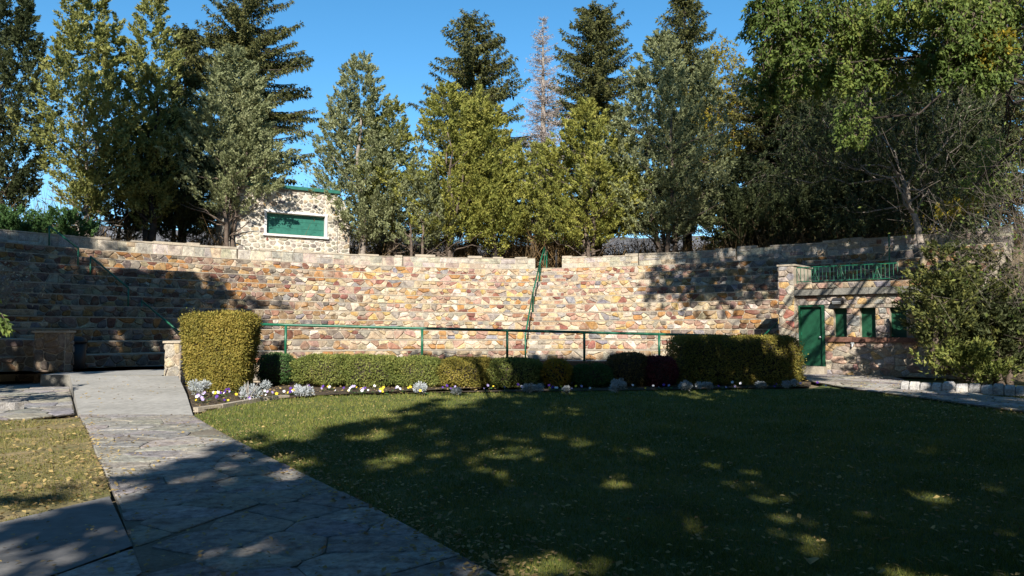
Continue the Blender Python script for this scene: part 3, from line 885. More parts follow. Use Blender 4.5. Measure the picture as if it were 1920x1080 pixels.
# wrought iron balcony railing on the roof edge
br = empty('balcony_railing', FB.p(s_pil + .1, 3.03, -0.05), 'green wrought iron balustrade on the roof edge of the right building', 'railing')
b0, b1 = s_pil + 0.08, FB.s_of(1684)
zr0, zr1 = 3.09, 3.56
q = MB(); q.tube([FB.p(b0, zr1, -.05), FB.p(b1, zr1, -.05)], .018, 6); q.build('top_rail', M['green'], br)
q = MB(); q.tube([FB.p(b0, zr0, -.05), FB.p(b1, zr0, -.05)], .014, 6); q.build('bottom_rail', M['green'], br)
nb = 26
orn = {4, 5, 6, 11, 12, 13, 20, 21, 22}
for k in range(nb + 1):
    a = b0 + (b1 - b0) * k / nb; q = MB(); q.tube([FB.p(a, 3.0 if k % 6 == 0 else zr0, -.05), FB.p(a, zr1, -.05)], .010, 5); q.build('baluster', M['green'], br)
for c in (5, 12, 21):
    a = b0 + (b1 - b0) * c / nb; w = (b1 - b0) / nb; q = MB()
    q.tube([FB.p(a - w * .9, zr0 + .02, -.045), FB.p(a - w * .25, zr0 + .26, -.045), FB.p(a, zr1 - .05, -.045)], .009, 5); q.tube([FB.p(a + w * .9, zr0 + .02, -.045), FB.p(a + w * .25, zr0 + .26, -.045), FB.p(a, zr1 - .05, -.045)], .009, 5)
    for sx in (-1, 1):
        for zc, rr_ in ((zr0 + .11, .04), (zr1 - .09, .032)):
            q.tube([FB.p(a + sx * w * .45 + rr_ * math.cos(t), zc + rr_ * math.sin(t), -.045) for t in np.linspace(0, 5.2, 9)], .007, 4)
    q.build('ornament', M['green'], br)

# --- projection booth on top, at left of centre
UB = Facade((-13.1, 36.5), (-8.45, 39.6))
ub = empty('projection_booth', UB.p(2.5, 4.5), 'cream stone booth with one wide green shutter above the tiers', 'building')
wa0, wa1 = UB.s_of(496), UB.s_of(608)
wz0, wz1 = 6.12, 7.13
zt = 8.36
LU = UB.s_of(631)
rects = [(0, wa0, 4.2, zt), (wa1, LU, 4.2, zt), (wa0, wa1, 4.2, wz0), (wa0, wa1, wz1, zt)]
uw = rect_wall(UB, ub, 'wall', rects, M['mortar_white'], -0.35, 0.0)
urng = random.Random(52)
PALE = [((.42, .38, .31), 12), ((.34, .30, .24), 10), ((.26, .24, .21), 9), ((.45, .39, .30), 7), ((.22, .19, .16), 5), ((.36, .28, .19), 4)]
for a0, a1, z0, z1 in rects:
    pol = rubble(a1 - a0, z1 - z0, urng, 0.27, 0.30, 0.030, 0.11, jit=0.03, small=0.15)
    pol = [p for p in pol if urng.random() < 0.86]
    lay(pol, UB.fn(a0, z0), urng, uw, palette=PALE, least=0.016, proud=0.022)
mb = MB()                                                        # battered buttress at the right end
be = UB.s_of(653)
mb.add([UB.p(LU + .002, 4.2, .06), UB.p(be, 4.2, .06), UB.p(be, 7.2, .06), UB.p(LU + .30, 8.0, .06), UB.p(LU + .002, 8.1, .06),
        UB.p(LU + .002, 4.2, -.5), UB.p(be, 4.2, -.5), UB.p(be, 7.2, -.5), UB.p(LU + .30, 8.0, -.5), UB.p(LU + .002, 8.1, -.5)],
       [(0, 1, 2, 3, 4), (1, 6, 7, 2), (2, 7, 8, 3), (3, 8, 9, 4), (0, 5, 6, 1)])
bt = mb.build('buttress', M['mortar_white'], ub)
lay([p for p in rubble(be - LU, 3.0, urng, 0.3, 0.26, 0.022, 0.1, jit=0.02, small=0.1)], UB.fn(LU, 4.25, 0.06), urng, bt, palette=PALE, least=0.014, proud=0.022)
mb = MB(); UB.box(mb, 0, 0.35, 4.2, zt - .002, -4.0, -0.352); UB.box(mb, LU - .35, LU, 4.2, zt - .002, -4.0, -0.352); UB.box(mb, .352, LU - .352, 4.2, zt - .002, -4.0, -3.7); mb.build('back_walls', M['mortar_white'], ub)
mb = MB(); UB.box(mb, -0.15, LU + .06, zt + 0.002, zt + 0.16, -4.15, 0.14); mb.build('roof', M['green_teal'], ub)
mb = MB(); UB.box(mb, wa0 - .02, wa1 + .02, wz0 - .02, wz1 + .02, -0.24, -0.17); sh = mb.build('shutter', M['green_teal'], ub)
mb = MB()
for k in range(1, 3):
    z_ = wz0 + (wz1 - wz0) * k / 3; UB.box(mb, wa0 + .02, wa1 - .02, z_ - .006, z_ + .006, -0.168, -0.160)
mb.build('shutter_seam', M['green_teal'], sh)
for nm, a0, a1, z0, z1, dd in (('frame_side', wa0 - .09, wa0 + .02, wz0 - .02, wz1 + .02, .07), ('frame_side', wa1 - .02, wa1 + .09, wz0 - .02, wz1 + .02, .07), ('frame_head', wa0 - .11, wa1 + .11, wz1 + .022, wz1 + .14, .075), ('sill', wa0 - .15, wa1 + .15, wz0 - .12, wz0 - .022, .13)):
    mb = MB(); UB.box(mb, a0, a1, z0, z1, -.12, dd); mb.build(nm, M['white_trim'], ub)
mb = MB(); UB.box(mb, 0.0, UB.s_of(560), 4.2, 5.02, 0.05, 0.55); lg = mb.build('footing', M['mortar_white'], ub)
mb = MB(); UB.box(mb, UB.s_of(562), be, 4.2, 5.08, 0.062, 0.22); mb.build('footing', M['mortar_white'], ub)

# --- pieces at the left entrance
pier('stone_pier', (-8.95, 20.9), (1, 0.04), 0.19, 0.5, 0.05, 1.16, 'pale rounded stone pier beside the tall clipped hedge', 61, PALE, mean=0.3)
c = at(92, 700, 21.9)
pier('gate_pier', (c.x, 22.1), (1, 0.05), 0.42, 0.22, 0.0, 1.42, 'dark brown stone pier left of the entrance walk', 62, [((.26, .19, .12), 5), ((.20, .15, .11), 5), ((.15, .12, .10), 4)])
lwall = empty('wing_wall', (-17, 22.5, 0), 'shaded stone wing wall at the left edge behind the gate pier', 'wall')
q = MB(); q.add([(-19.6, 22.3, 0), (-13.55, 22.3, 0), (-13.55, 22.3, 1.2), (-14.6, 22.3, 1.25), (-19.6, 22.3, 1.3), (-19.6, 22.8, 0), (-13.55, 22.8, 0), (-13.55, 22.8, 1.2), (-14.6, 22.8, 1.25), (-19.6, 22.8, 1.3)],
                [(0, 1, 2, 3, 4), (1, 6, 7, 2), (2, 7, 8, 3), (3, 8, 9, 4), (0, 4, 9, 5)])
core = q.build('core', M['mortar'], lwall)
lay(rubble(6.04, 1.22, random.Random(63), 0.32, 0.42, .012, .07), lambda a, t, d: Vector((-19.6 + a, 22.3 - d, t)), random.Random(64), core, inview=lambda p: p[0][0] > 3.3, palette=[((.26, .19, .12), 5), ((.20, .15, .11), 5), ((.15, .12, .10), 4)])
bn = at(141, 690, 23.0)
tb = empty('trash_bin', (bn.x, bn.y, ZF), 'black trash bin between the gate pier and the shaded tiers', 'bin')
def lathe(mb, c, prof, n=18):
    v = [(c[0] + r_ * math.cos(2 * math.pi * j / n), c[1] + r_ * math.sin(2 * math.pi * j / n), z_) for r_, z_ in prof for j in range(n)]
    f = [(i * n + j, i * n + (j + 1) % n, (i + 1) * n + (j + 1) % n, (i + 1) * n + j) for i in range(len(prof) - 1) for j in range(n)]
    f += [tuple(range(n - 1, -1, -1)), tuple((len(prof) - 1) * n + j for j in range(n))]
    mb.add(v, f)
q = MB(); lathe(q, bn, [(.24, ZF), (.26, ZF + .05), (.29, ZF + .78)]); q.build('body', M['bin'], tb, True)
q = MB(); lathe(q, bn, [(.31, ZF + .782), (.31, ZF + .84), (.24, ZF + .93), (.10, ZF + .98)]); q.build('lid', M['bin'], tb, True)

# --- floodlight pole on the plateau, thin green pole on the right
fp = at(1372, 470, 41.0); fp.z = 4.3
fl_ = empty('floodlight_pole', fp, 'dark pole with two square floodlights among the trees above the tiers', 'lamp')
ft = at(1372, 372, 41.0).z
q = MB(); q.tube([fp, (fp.x, fp.y, ft)], [.075, .06], 8); q.build('pole', M['dark_metal'], fl_, True)
q = MB(); q.tube([(fp.x - .62, fp.y, ft + .15), (fp.x - .5, fp.y, ft), (fp.x, fp.y, ft - .1), (fp.x + .5, fp.y, ft), (fp.x + .62, fp.y, ft + .15)], .03, 6); q.build('cross_arm', M['dark_metal'], fl_, True)
for sx in (-1, 1):
    q = MB(); q.box((fp.x + sx * .64, fp.y - .08, ft + .28), (.26, .14, .17), (Vector((1, 0, 0)), Vector((0, .94, .34)), Vector((0, -.34, .94)))); h_ = q.build('floodlight', M['dark_metal'], fl_)
    q = MB(); q.box((fp.x + sx * .64, fp.y - .215, ft + .231), (.22, .01, .13), (Vector((1, 0, 0)), Vector((0, .94, .34)), Vector((0, -.34, .94)))); q.build('lens', M['lens'], h_)
gp = at(1668, 500, 30.0)
q = MB(); q.tube([(gp.x, gp.y, 3.0), (gp.x, gp.y, at(1668, 440, 30).z)], .03, 8); q.tube([(gp.x - .1, gp.y, 3.02), (gp.x + .1, gp.y, 3.02)], .05, 6); tag(q.build('pole', M['green']), 'thin green pole standing behind the balcony railing', 'pole')

# --- row of rounded border stones on the right
rbd = empty('stone_border', onz(1800, 735, 0.0), 'row of pale rounded stones edging the planting at lower right', 'border')
srng = random.Random(71)
bx_ = [1690, 1706, 1726, 1748, 1768, 1792, 1817, 1840, 1863, 1884, 1905, 1922]
for k in range(len(bx_) - 1):
    x0, x1 = bx_[k], bx_[k + 1]
    def by(x): return 731 + (x - 1690) * (742 - 731) / 230.0
    A, B = onz(x0, by(x0), 0.03), onz(x1, by(x1), 0.03)
    u = (B - A); L = u.length; u.normalize(); n = Vector((u.y, -u.x, 0))
    hh = srng.uniform(.20, .27); q = []
    segs = 8
    v, f = [], []
    for a_, fw in ((-.5, .82), (-.38, .98), (.38, 1.0), (.5, .84)):
        for j in range(segs + 1):
            t = math.pi * j / segs; w_ = .15 * fw
            p = (A + B) / 2 + u * (L * .95 * a_) + n * (math.cos(t) * w_) + ZV * ((math.sin(t) ** .6) * hh * fw) + Vector((srng.uniform(-.008, .008), srng.uniform(-.008, .008), srng.uniform(-.01, .01)))
            v.append(p)
    m_ = segs + 1
    for i in range(3):
        for j in range(segs): f.append((i * m_ + j, i * m_ + j + 1, (i + 1) * m_ + j + 1, (i + 1) * m_ + j))
    f.append(tuple(range(m_))); f.append(tuple(range(4 * m_ - 1, 3 * m_ - 1, -1)))
    o = obj('stone', v, f, M['stone'], rbd); k_ = srng.uniform(.33, .45); o.color = (k_, k_ * .98, k_ * .94, 1)
# edging strip of the flower bed by the walk
e_ = empty('bed_edging', onz(380, 771, 0), 'pale stone strip edging the flower bed beside the walk', 'border')
pts_ = [onz(x, y, 0) for x, y in ((366, 772), (412, 766), (450, 759), (490, 752), (540, 747))]
for a, b in zip(pts_[:-1], pts_[1:]):
    u = (b - a).normalized(); q = MB(); q.box((a + b) / 2 + ZV * .035, ((b - a).length / 2 - .01, .06, .045), (u, Vector((-u.y, u.x, 0)), ZV)); q.build('edging_stone', M['coping'], e_)
# half sunk border stones at the far left
e_ = empty('kerb_stones', onz(20, 765, 0), 'grey kerb stones along the left edge of the worn lawn', 'border')
for k, (xa, xb) in enumerate(((-60, -20), (-18, 16), (18, 40))):
    a, b = onz(xa, 770, 0), onz(xb, 768, 0); u = (b - a).normalized(); q = MB(); q.box((a + b) / 2 + ZV * .06, ((b - a).length / 2 - .02, .13, .09), (u, Vector((-u.y, u.x, 0)), ZV)); o = q.build('stone', M['stone'], e_); o.color = (.3, .29, .28, 1)

# ------------------------------------------------------------------ vegetation
def unit(a):
    return a / np.maximum(np.linalg.norm(a, axis=1, keepdims=True), 1e-6)

def leaves(P, D, Nn, ln, wd, k=3):
    """pointed leaves: P root, D direction, Nn rough facing"""
    D = unit(D); S_ = unit(np.cross(D, Nn)); ln = np.asarray(ln).reshape(-1, 1); wd = np.asarray(wd).reshape(-1, 1)
    if k == 3:
        return np.stack([P - S_ * wd * .5, P + S_ * wd * .5, P + D * ln], 1).reshape(-1, 3)
    m = P + D * ln * .45
    return np.stack([P, m + S_ * wd * .5, P + D * ln, m - S_ * wd * .5], 1).reshape(-1, 3)

def rsph(rng, n):
    return unit(rng.normal(size=(n, 3)))

def tree_root(name, base, label, cat='tree', group=None):
    return empty(name, base, label, cat, group)

def wiggle(rng, a, b, n, amp):
    a, b = Vector(a), Vector(b); L = (b - a).length
    pts = []
    off = Vector((0, 0, 0))
    for i in range(n + 1):
        t = i / n
        if 0 < i < n: off = off * .6 + Vector(rng.normal(size=3)) * amp * L
        pts.append(a.lerp(b, t) + (off if 0 < i < n else Vector((0, 0, 0))))
    return pts

def juniper(base, height, rad, seed, label, mat=JUN, cb=0.16, dens=1.0, spires=5, bark='bark', stems=3, lean=0.0, name='juniper_tree', cat='tree', leaf=0.132, group=None, wide=0.42):
    rng = np.random.default_rng(seed)
    base = np.array(base, float)
    root = tree_root(name, tuple(base), label, cat, group)
    # spires: one leader and lower side leaders that give the crown its flame-like outline
    sp = [(0.0, 0.0, 1.0, 1.0)]
    for k in range(spires):
        a = rng.uniform(0, 6.28); d = rng.uniform(.35, .72) * rad
        sp.append((d * math.cos(a), d * math.sin(a), rng.uniform(.55, .92), rng.uniform(.42, .62)))
    npl = int(dens * 32 * height * rad)
    tops = []
    P_, A_, W_, L_ = [], [], [], []
    wts = np.array([2.2] + [s[3] * s[2] * 1.6 for s in sp[1:]]); wts /= wts.sum()
    which = rng.choice(len(sp), npl, p=wts)
    z0 = cb * height
    ph = rng.uniform(0, 6.28, 6)
    for i in range(npl):
        sx, sy, hf, rf = sp[which[i]]
        top = height * hf
        t = rng.random() ** .85
        z = z0 * (1 if which[i] == 0 else rng.uniform(1.0, 1.7)) + t * (top - z0)
        tt = (z - z0) / max(top - z0, .1); tt = min(max(tt, 0), 1)
        prof = (min(1, tt / wide) ** .55) * ((1 - max(0, (tt - wide) / (1 - wide))) ** .8) if tt < wide else (1 - (tt - wide) / (1 - wide)) ** .82
        a = rng.uniform(0, 6.28)
        lob = 1 + .22 * math.sin(3 * a + ph[0] + z * .9) + .15 * math.sin(5 * a + ph[1] - z * 1.7)
        rr_ = rad * rf * (prof * lob + .04) * (rng.random() ** .36)
        x, y = sx * min(1, z / (top * .55)) + rr_ * math.cos(a), sy * min(1, z / (top * .55)) + rr_ * math.sin(a)
        P_.append((x, y, z)); A_.append((math.cos(a) * .75, math.sin(a) * .75, rng.uniform(.35, 1.1)))
        s_ = rng.uniform(.7, 1.3) * (1 - .45 * tt)
        W_.append(.24 * s_); L_.append(.72 * s_)
    P_ = np.array(P_); A_ = unit(np.array(A_)); W_ = np.array(W_); L_ = np.array(L_)
    per = 52
    n = npl * per
    idx = np.repeat(np.arange(npl), per)
    s = rng.random(n) ** .8
    off = rsph(rng, n)
    rr_ = (W_[idx] * (1 - s ** 1.6) + .03) * rng.random(n) ** .4
    Q = P_[idx] + A_[idx] * (L_[idx] * s)[:, None] + off * rr_[:, None]
    D = A_[idx] * 1.0 + off * .15 + rng.normal(size=(n, 3)) * .45
    Nn = off + A_[idx] * np.array([.6, .6, 0]) + rng.normal(size=(n, 3)) * .45
    V = leaves(Q, D, Nn, leaf * rng.uniform(.6, 1.35, n), leaf * .62 * rng.uniform(.6, 1.3, n)) + base
    npmesh('crown', V, 3, mat, root)
    mb = MB(); b = Vector(base)
    for k in range(stems):
        a = 6.28 * k / stems + rng.uniform(-.5, .5); d = rad * rng.uniform(.1, .35) * (0 if stems == 1 else 1)
        r_ = (.11 + .011 * height) * rng.uniform(.75, 1.1) / (stems ** .35)
        p0 = b + Vector((math.cos(a) * .18 * (stems > 1), math.sin(a) * .18 * (stems > 1), -.15)); p1 = b + Vector((math.cos(a) * d, math.sin(a) * d, height * rng.uniform(.45, .8)))
        pts = wiggle(rng, p0, p1, 8, .02); mb.tube(pts, [r_ * (1.25 if j == 0 else 1) * (1 - .8 * j / 8) for j in range(9)], 7)
        for q in range(7):
            j = rng.integers(1, 7); st = pts[j]; aa = rng.uniform(0, 6.28); ll = rad * rng.uniform(.45, .9)
            en = st + Vector((math.cos(aa) * ll, math.sin(aa) * ll, ll * rng.uniform(.1, .7))); mb.tube(wiggle(rng, st, en, 4, .05), [r_ * .35, r_ * .28, r_ * .2, r_ * .13, r_ * .05], 5)
    mb.build('trunk', M[bark], root, True)
    return root

def spruce(base, height, rad, seed, label, mat=SPR, cb=0.2, dens=1.0, name='spruce_tree', group=None, bare=False, bark='bark_dark'):
    rng = np.random.default_rng(seed); base = np.array(base, float)
    root = tree_root(name, tuple(base), label, 'tree', group)
    mb = MB(); b = Vector(base); r0 = .10 + .013 * height
    mb.tube([b + Vector((0, 0, -.2)), b + Vector((0, 0, height * .35)), b + Vector((0, 0, height * .99))], [r0, r0 * .72, .02], 8)
    nb = int(height * 17 * dens)
    tw, td, tl = [], [], []
    tws = []
    for i in range(nb):
        t = cb + (1 - cb) * (rng.random() ** 1.0); t = min(t, .985)
        z = height * t; L = rad * ((1 - t) / (1 - cb)) ** (.52 if not bare else .75) * rng.uniform(.35, 1.3) + .2
        a = rng.uniform(0, 6.28); d = np.array([math.cos(a), math.sin(a), 0.0])
        up = (.55 * (t - .45) if not bare else .25) + rng.normal() * .13
        nseg = max(4, int(L / .22)); ss = np.linspace(0, 1, nseg + 1)
        pts = np.stack([d[0] * L * ss, d[1] * L * ss, z + L * (up * ss - .34 * ss ** 1.3 * (1 - t) + .16 * ss ** 3)], 1)
        rb_ = .018 + .012 * L
        mb.tube([Vector(base + p) for p in pts[::2]] if nseg > 5 else [Vector(base + p) for p in pts], [rb_ * (1 - .8 * k / max(1, len(pts[::2] if nseg > 5 else pts) - 1)) for k in range(len(pts[::2] if nseg > 5 else pts))], 3, False)
        sd_ = np.array([-d[1], d[0], 0.0])
        for k in range(1, nseg + 1):
            for q in (-1, 1, 0):
                ln = (.18 + .30 * (1 - ss[k])) * rng.uniform(.6, 1.3) * min(1, L)
                dd = d * .55 + sd_ * q * .8 + np.array([0, 0, -.28 - .35 * rng.random() if q == 0 else -.12 - .25 * rng.random()])
                tw.append(pts[k]); td.append(dd); tl.append(ln)
    tw, td, tl = np.array(tw), unit(np.array(td)), np.array(tl)
    if bare:
        nn = len(tw); V = leaves(tw, td + rng.normal(size=(nn, 3)) * .3, rsph(rng, nn), tl * 1.25, np.full(nn, .028)) + base
        V2 = leaves(np.repeat(tw, 2, 0) + np.repeat(td * (tl * .5)[:, None], 2, 0), rsph(rng, nn * 2) + np.array([0, 0, .2]), rsph(rng, nn * 2), np.repeat(tl * .8, 2), np.full(nn * 2, .02)) + base
        npmesh('crown', np.concatenate([V, V2]), 3, mat, root)
    else:
        per = 8; idx = np.repeat(np.arange(len(tw)), per); n = len(idx)
        s = rng.random(n); Q = tw[idx] + td[idx] * (tl[idx] * s)[:, None]
        off = rsph(rng, n)
        D = td[idx] * .8 + off * .8 + np.array([0, 0, -.35]); V = leaves(Q + off * .06 + np.array([0, 0, -.10]) * rng.random((n, 1)), D, rsph(rng, n) + np.array([0, -.2, .3]), .18 * rng.uniform(.6, 1.4, n), .085 * rng.uniform(.7, 1.4, n)) + base
        npmesh('crown', V, 3, mat, root)
    mb.build('trunk', M[bark], root, True)
    return root

def clump_leaves(rng, c, rad, n, ln, wd, droop=.5, k=4):
    """leaves on hanging shoots inside an ellipsoid"""
    c = np.array(c); rad = np.array(rad)
    ns = max(1, n // 16)
    o = rsph(rng, ns) * (rng.random(ns) ** .4)[:, None]
    P = c + o * rad
    dirs = unit(o * .6 + rng.normal(size=(ns, 3)) * .35 + np.array([0, 0, -droop]))
    idx = np.repeat(np.arange(ns), 16); m = len(idx); L = rng.uniform(.5, 1.1, ns) * float(min(rad)) * .55
    s = np.tile(np.linspace(0, 1, 16), ns)
    Q = P[idx] + dirs[idx] * (L[idx] * s)[:, None] + np.array([0, 0, -.18]) * (L[idx] * s * s)[:, None] + rng.normal(size=(m, 3)) * .025
    D = dirs[idx] * .5 + rng.normal(size=(m, 3)) * .6 + np.array([0, 0, -.35])
    return leaves(Q, D, rng.normal(size=(m, 3)) + np.array([0, -.6, .5]), ln * rng.uniform(.6, 1.3, m), wd * rng.uniform(.6, 1.3, m), k), P, dirs, L

def broadleaf(name, base, fork_z, clumps, seed, label, trunk_r, mat, ln=.11, wd=.05, n_per=1600, bark='bark', fork=None, droop=.5, mat2=None, twigs=True, group=None, cat='tree'):
    """clumps: (centre, radii, share, use mat2)"""
    rng = np.random.default_rng(seed); b = Vector(base)
    root = tree_root(name, base, label, cat, group)
    fork = Vector(fork) if fork is not None else Vector((b.x, b.y, fork_z))
    mb = MB(); tp = wiggle(rng, b - ZV * .2, fork, 7, .012); mb.tube(tp, [trunk_r * (1.3 if j == 0 else 1 - .45 * j / 7) for j in range(8)], 10)
    Vs = {0: [], 1: []}; tw = []
    for cl_ in clumps:
        c, rad, share, alt = cl_[:4]; sc = cl_[4] if len(cl_) > 4 else 1.0
        V, P, D, L = clump_leaves(rng, c, rad, int(n_per * share / sc ** 2), ln * sc, wd * sc, droop); Vs[1 if alt else 0].append(V)
        j = int(rng.integers(4, 8)); st = tp[j]
        lp_ = wiggle(rng, st, Vector(c), 6, .05); r_ = trunk_r * .33; mb.tube(lp_, [r_ * (1 - .8 * k / 6) for k in range(7)], 6)
        for q in range(7 if twigs else 2):
            e = Vector(c) + Vector(rng.normal(size=3) * np.array(rad) * .55); k = int(rng.integers(3, 7)); mb.tube(wiggle(rng, lp_[k], e, 3, .08), [r_ * .22, r_ * .16, r_ * .1, r_ * .04], 4)
        tw.append(leaves(P - D * .15, D, rng.normal(size=P.shape), L * 1.1 + .2, np.full(len(P), .018)))
    mb.build('trunk', M[bark], root, True)
    if Vs[0]: npmesh('crown', np.concatenate(Vs[0]), 4, mat, root)
    if Vs[1]: o = npmesh('yellow_foliage', np.concatenate(Vs[1]), 4, mat2 or ELMY, root); o['label'] = 'yellow autumn leaves'
    if twigs: npmesh('twigs', np.concatenate(tw), 3, M['bark'], root)
    return root

def twiggy(name, base, h, w, n, seed, label, mat, leafmat=None, nleaf=0, cat='shrub', wid=.03, curve=.3, leaf=.10, group=None, depth=None, side=0.0, wob=.12):
    """a bush of bare shoots fanning out of the ground, with some leaves"""
    rng = np.random.default_rng(seed); base = np.array(base, float); root = tree_root(name, tuple(base), label, cat, group)
    depth = depth or w
    a = rng.uniform(0, 6.28, n); rr_ = rng.random(n) ** .6
    tip = np.stack([np.cos(a) * rr_ * w + side * rng.random(n), np.sin(a) * rr_ * depth, h * rng.uniform(.45, 1.0, n) * (1 - .3 * rr_)], 1)
    V = []; segs = 7; ends = []; wl_ = [np.zeros((n, 3))]
    for s in range(segs): wl_.append(wl_[-1] * .85 + rng.normal(size=(n, 3)) * wob * h / segs * .6)
    for s in range(segs):
        t0, t1 = s / segs, (s + 1) / segs
        f = lambda t: tip * np.array([1, 1, 0]) * t ** 1.4 + np.array([0, 0, 1]) * tip * (t ** (1 - curve))
        p, q = f(t0) + wl_[s], f(t1) + wl_[s + 1]; D = q - p
        S_ = unit(np.cross(D, rng.normal(size=(n, 3)))) * (wid * (1 - .7 * t0)) * .5; S2 = S_ * .75
        V.append(np.stack([p - S_, p + S_, q + S2, q - S2], 1).reshape(-1, 3))
        if s > 0:
            m = p + D * rng.random((n, 1)); dd = unit(D) * .5 + rsph(rng, n); ll = .16 * h * rng.uniform(.5, 1.2, (n, 1)); e = m + unit(dd) * ll; S_ = unit(np.cross(dd, rng.normal(size=(n, 3)))) * wid * .22
            V.append(np.stack([m - S_, m + S_, e + S_ * .5, e - S_ * .5], 1).reshape(-1, 3)); ends.append(e)
    npmesh('branches', np.concatenate(V) + base, 4, mat, root)
    if nleaf:
        E = np.concatenate(ends); k = rng.integers(0, len(E), nleaf); Q = E[k] + rng.normal(size=(nleaf, 3)) * .06 * h
        npmesh('foliage', leaves(Q, rng.normal(size=(nleaf, 3)) + np.array([0, 0, -.3]), rng.normal(size=(nleaf, 3)), leaf * rng.uniform(.6, 1.3, nleaf), leaf * .5 * rng.uniform(.6, 1.3, nleaf), 4) + base, 4, leafmat, root)
    return root

# ---- trees on the plateau: pixel of the trunk line, pixel of the top, crown half width in pixels, depth
def place(x, ytop, hw, Y):
    th = math.atan2(at(x, 480, Y).x - CX, Y - CY); th = max(min(th, TH1), TH0)
    g = tz(NT, th) - 0.05
    p = at(x, ytop, Y); return (p.x, Y, g), p.z - g, hw * Y / F
def jun(x, yt, hw, Y, seed, label, **k):
    b, h, r = place(x, yt, hw * (1.22 if x > 500 else 1.0), Y); return juniper(b, h, r, seed, label, **k)
def spr(x, yt, hw, Y, seed, label, **k):
    b, h, r = place(x, yt, hw * (1.22 if not k.get('bare') else 1.25), Y); return spruce(b, h, r, seed, label, **k)

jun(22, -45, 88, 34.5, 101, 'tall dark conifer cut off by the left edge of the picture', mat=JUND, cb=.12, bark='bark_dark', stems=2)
jun(172, -12, 92, 34.8, 102, 'tall juniper with pale bare stem, second tree from the left', mat=JUN, cb=.14, bark='bark_pale', stems=4, spires=6)
jun(288, -14, 66, 36.6, 103, 'slender juniper spire right of the pale-stemmed tall juniper', mat=JUN, cb=.12, bark='bark_dark', stems=2, spires=5)
spr(350, 52, 62, 41.5, 104, 'dark spruce top showing between the left junipers')
spr(458, -75, 118, 45.5, 105, 'tallest dark spruce behind the rounded juniper left of the booth')
jun(437, 96, 98, 36.4, 106, 'broad juniper standing in front of the cream booth', mat=JUNG, cb=.22, stems=4, spires=7, wide=.34)
jun(240, 230, 75, 37.5, 107, 'low shaded juniper between the stems of the left trees', mat=JUND, cb=.2, stems=3, bark='bark_dark')
jun(340, 210, 70, 38.5, 131, 'dark low juniper behind the slender spire at left', mat=JUND, cb=.15, stems=2, bark='bark_dark')
jun(678, 112, 88, 40.2, 108, 'blue-green juniper spire just right of the cream booth', mat=JUNG, cb=.10, stems=1, spires=6, bark='bark_pale', wide=.36)
jun(738, 196, 46, 41.2, 109, 'narrow juniper squeezed against the spire by the booth', mat=JUN, cb=.2, stems=2, spires=3)
jun(780, 330, 55, 39.9, 110, 'short greyish juniper in the gap left of the twin junipers', mat=JUNG, cb=.25, stems=3, spires=4)
spr(888, 36, 112, 47.0, 111, 'dark spruce rising behind the two yellow-green junipers')
jun(838, 164, 84, 40.3, 112, 'broad yellow-green juniper at the middle of the parapet', mat=JUNY, cb=.13, stems=4, spires=7, wide=.34)
jun(926, 207, 58, 41.0, 113, 'narrower yellow-green juniper left of the bare larch', mat=JUNY, cb=.12, stems=1, spires=5, bark='bark_dark')
spr(1018, 30, 52, 46.0, 114, 'leafless greyish larch between two dark spruces', mat=M['twig_larch'], cb=.12, name='bare_larch', bare=True, bark='bark_pale', dens=1.5)
spr(1118, 10, 98, 48.0, 115, 'dark spruce directly behind the central stairway')
jun(1100, 196, 92, 40.3, 116, 'bright yellow-green juniper right of the central stairway', mat=JUNY, cb=.13, stems=3, spires=7, wide=.34)
jun(1012, 275, 52, 42.0, 117, 'small juniper under the bare larch', mat=JUN, cb=.2, stems=2, spires=4)
spr(1284, -8, 92, 48.5, 118, 'dark spruce top behind the grey-green juniper')
jun(1240, 72, 104, 39.9, 119, 'large grey-green juniper right of the bright one', mat=JUNG, cb=.11, stems=4, spires=7, wide=.36)
spr(1440, 95, 118, 44.0, 120, 'shaded spruce behind the floodlight pole')
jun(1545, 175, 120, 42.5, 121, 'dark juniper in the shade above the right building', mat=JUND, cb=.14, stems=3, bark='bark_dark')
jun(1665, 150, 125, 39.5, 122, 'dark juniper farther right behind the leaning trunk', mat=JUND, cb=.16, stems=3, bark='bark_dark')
spr(1850, -60, 165, 40.0, 123, 'dark spruce mass at the right edge behind bare twigs', mat=SPR)
jun(1395, 300, 70, 40.5, 124, 'low brownish juniper right of the grey-green one', mat=JUND, cb=.16, stems=3, bark='bark_dark')
spr(1490, 60, 120, 47.0, 126, 'shaded spruce between the elm and the floodlight pole', cb=.12)
spr(1600, 20, 150, 46.0, 127, 'tall shaded spruce behind the hanging elm branches', cb=.12)
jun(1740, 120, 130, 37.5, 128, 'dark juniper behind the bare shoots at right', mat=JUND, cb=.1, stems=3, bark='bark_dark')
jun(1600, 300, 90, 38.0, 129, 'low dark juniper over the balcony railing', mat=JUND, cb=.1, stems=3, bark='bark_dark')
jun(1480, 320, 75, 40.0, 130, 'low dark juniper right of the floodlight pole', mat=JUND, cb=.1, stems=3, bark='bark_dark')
b, h, r = place(1358, 60, 52, 45.0)
broadleaf('autumn_tree', b, b[2] + h * .35, [((b[0] + dx, b[1] + dy, b[2] + h * z), (r * s, r * s, r * s * 1.3), 1, True) for dx, dy, z, s in ((0, 0, .9, .55), (.5, 0, .78, .7), (-.6, .2, .70, .75), (.2, -.4, .60, .8), (-.3, 0, .48, .7), (.7, .2, .5, .6))], 125,
          'yellow-leaved slender tree between juniper and elm', .14, ELMY, n_per=1500, ln=.14, wd=.07, mat2=ELMY)

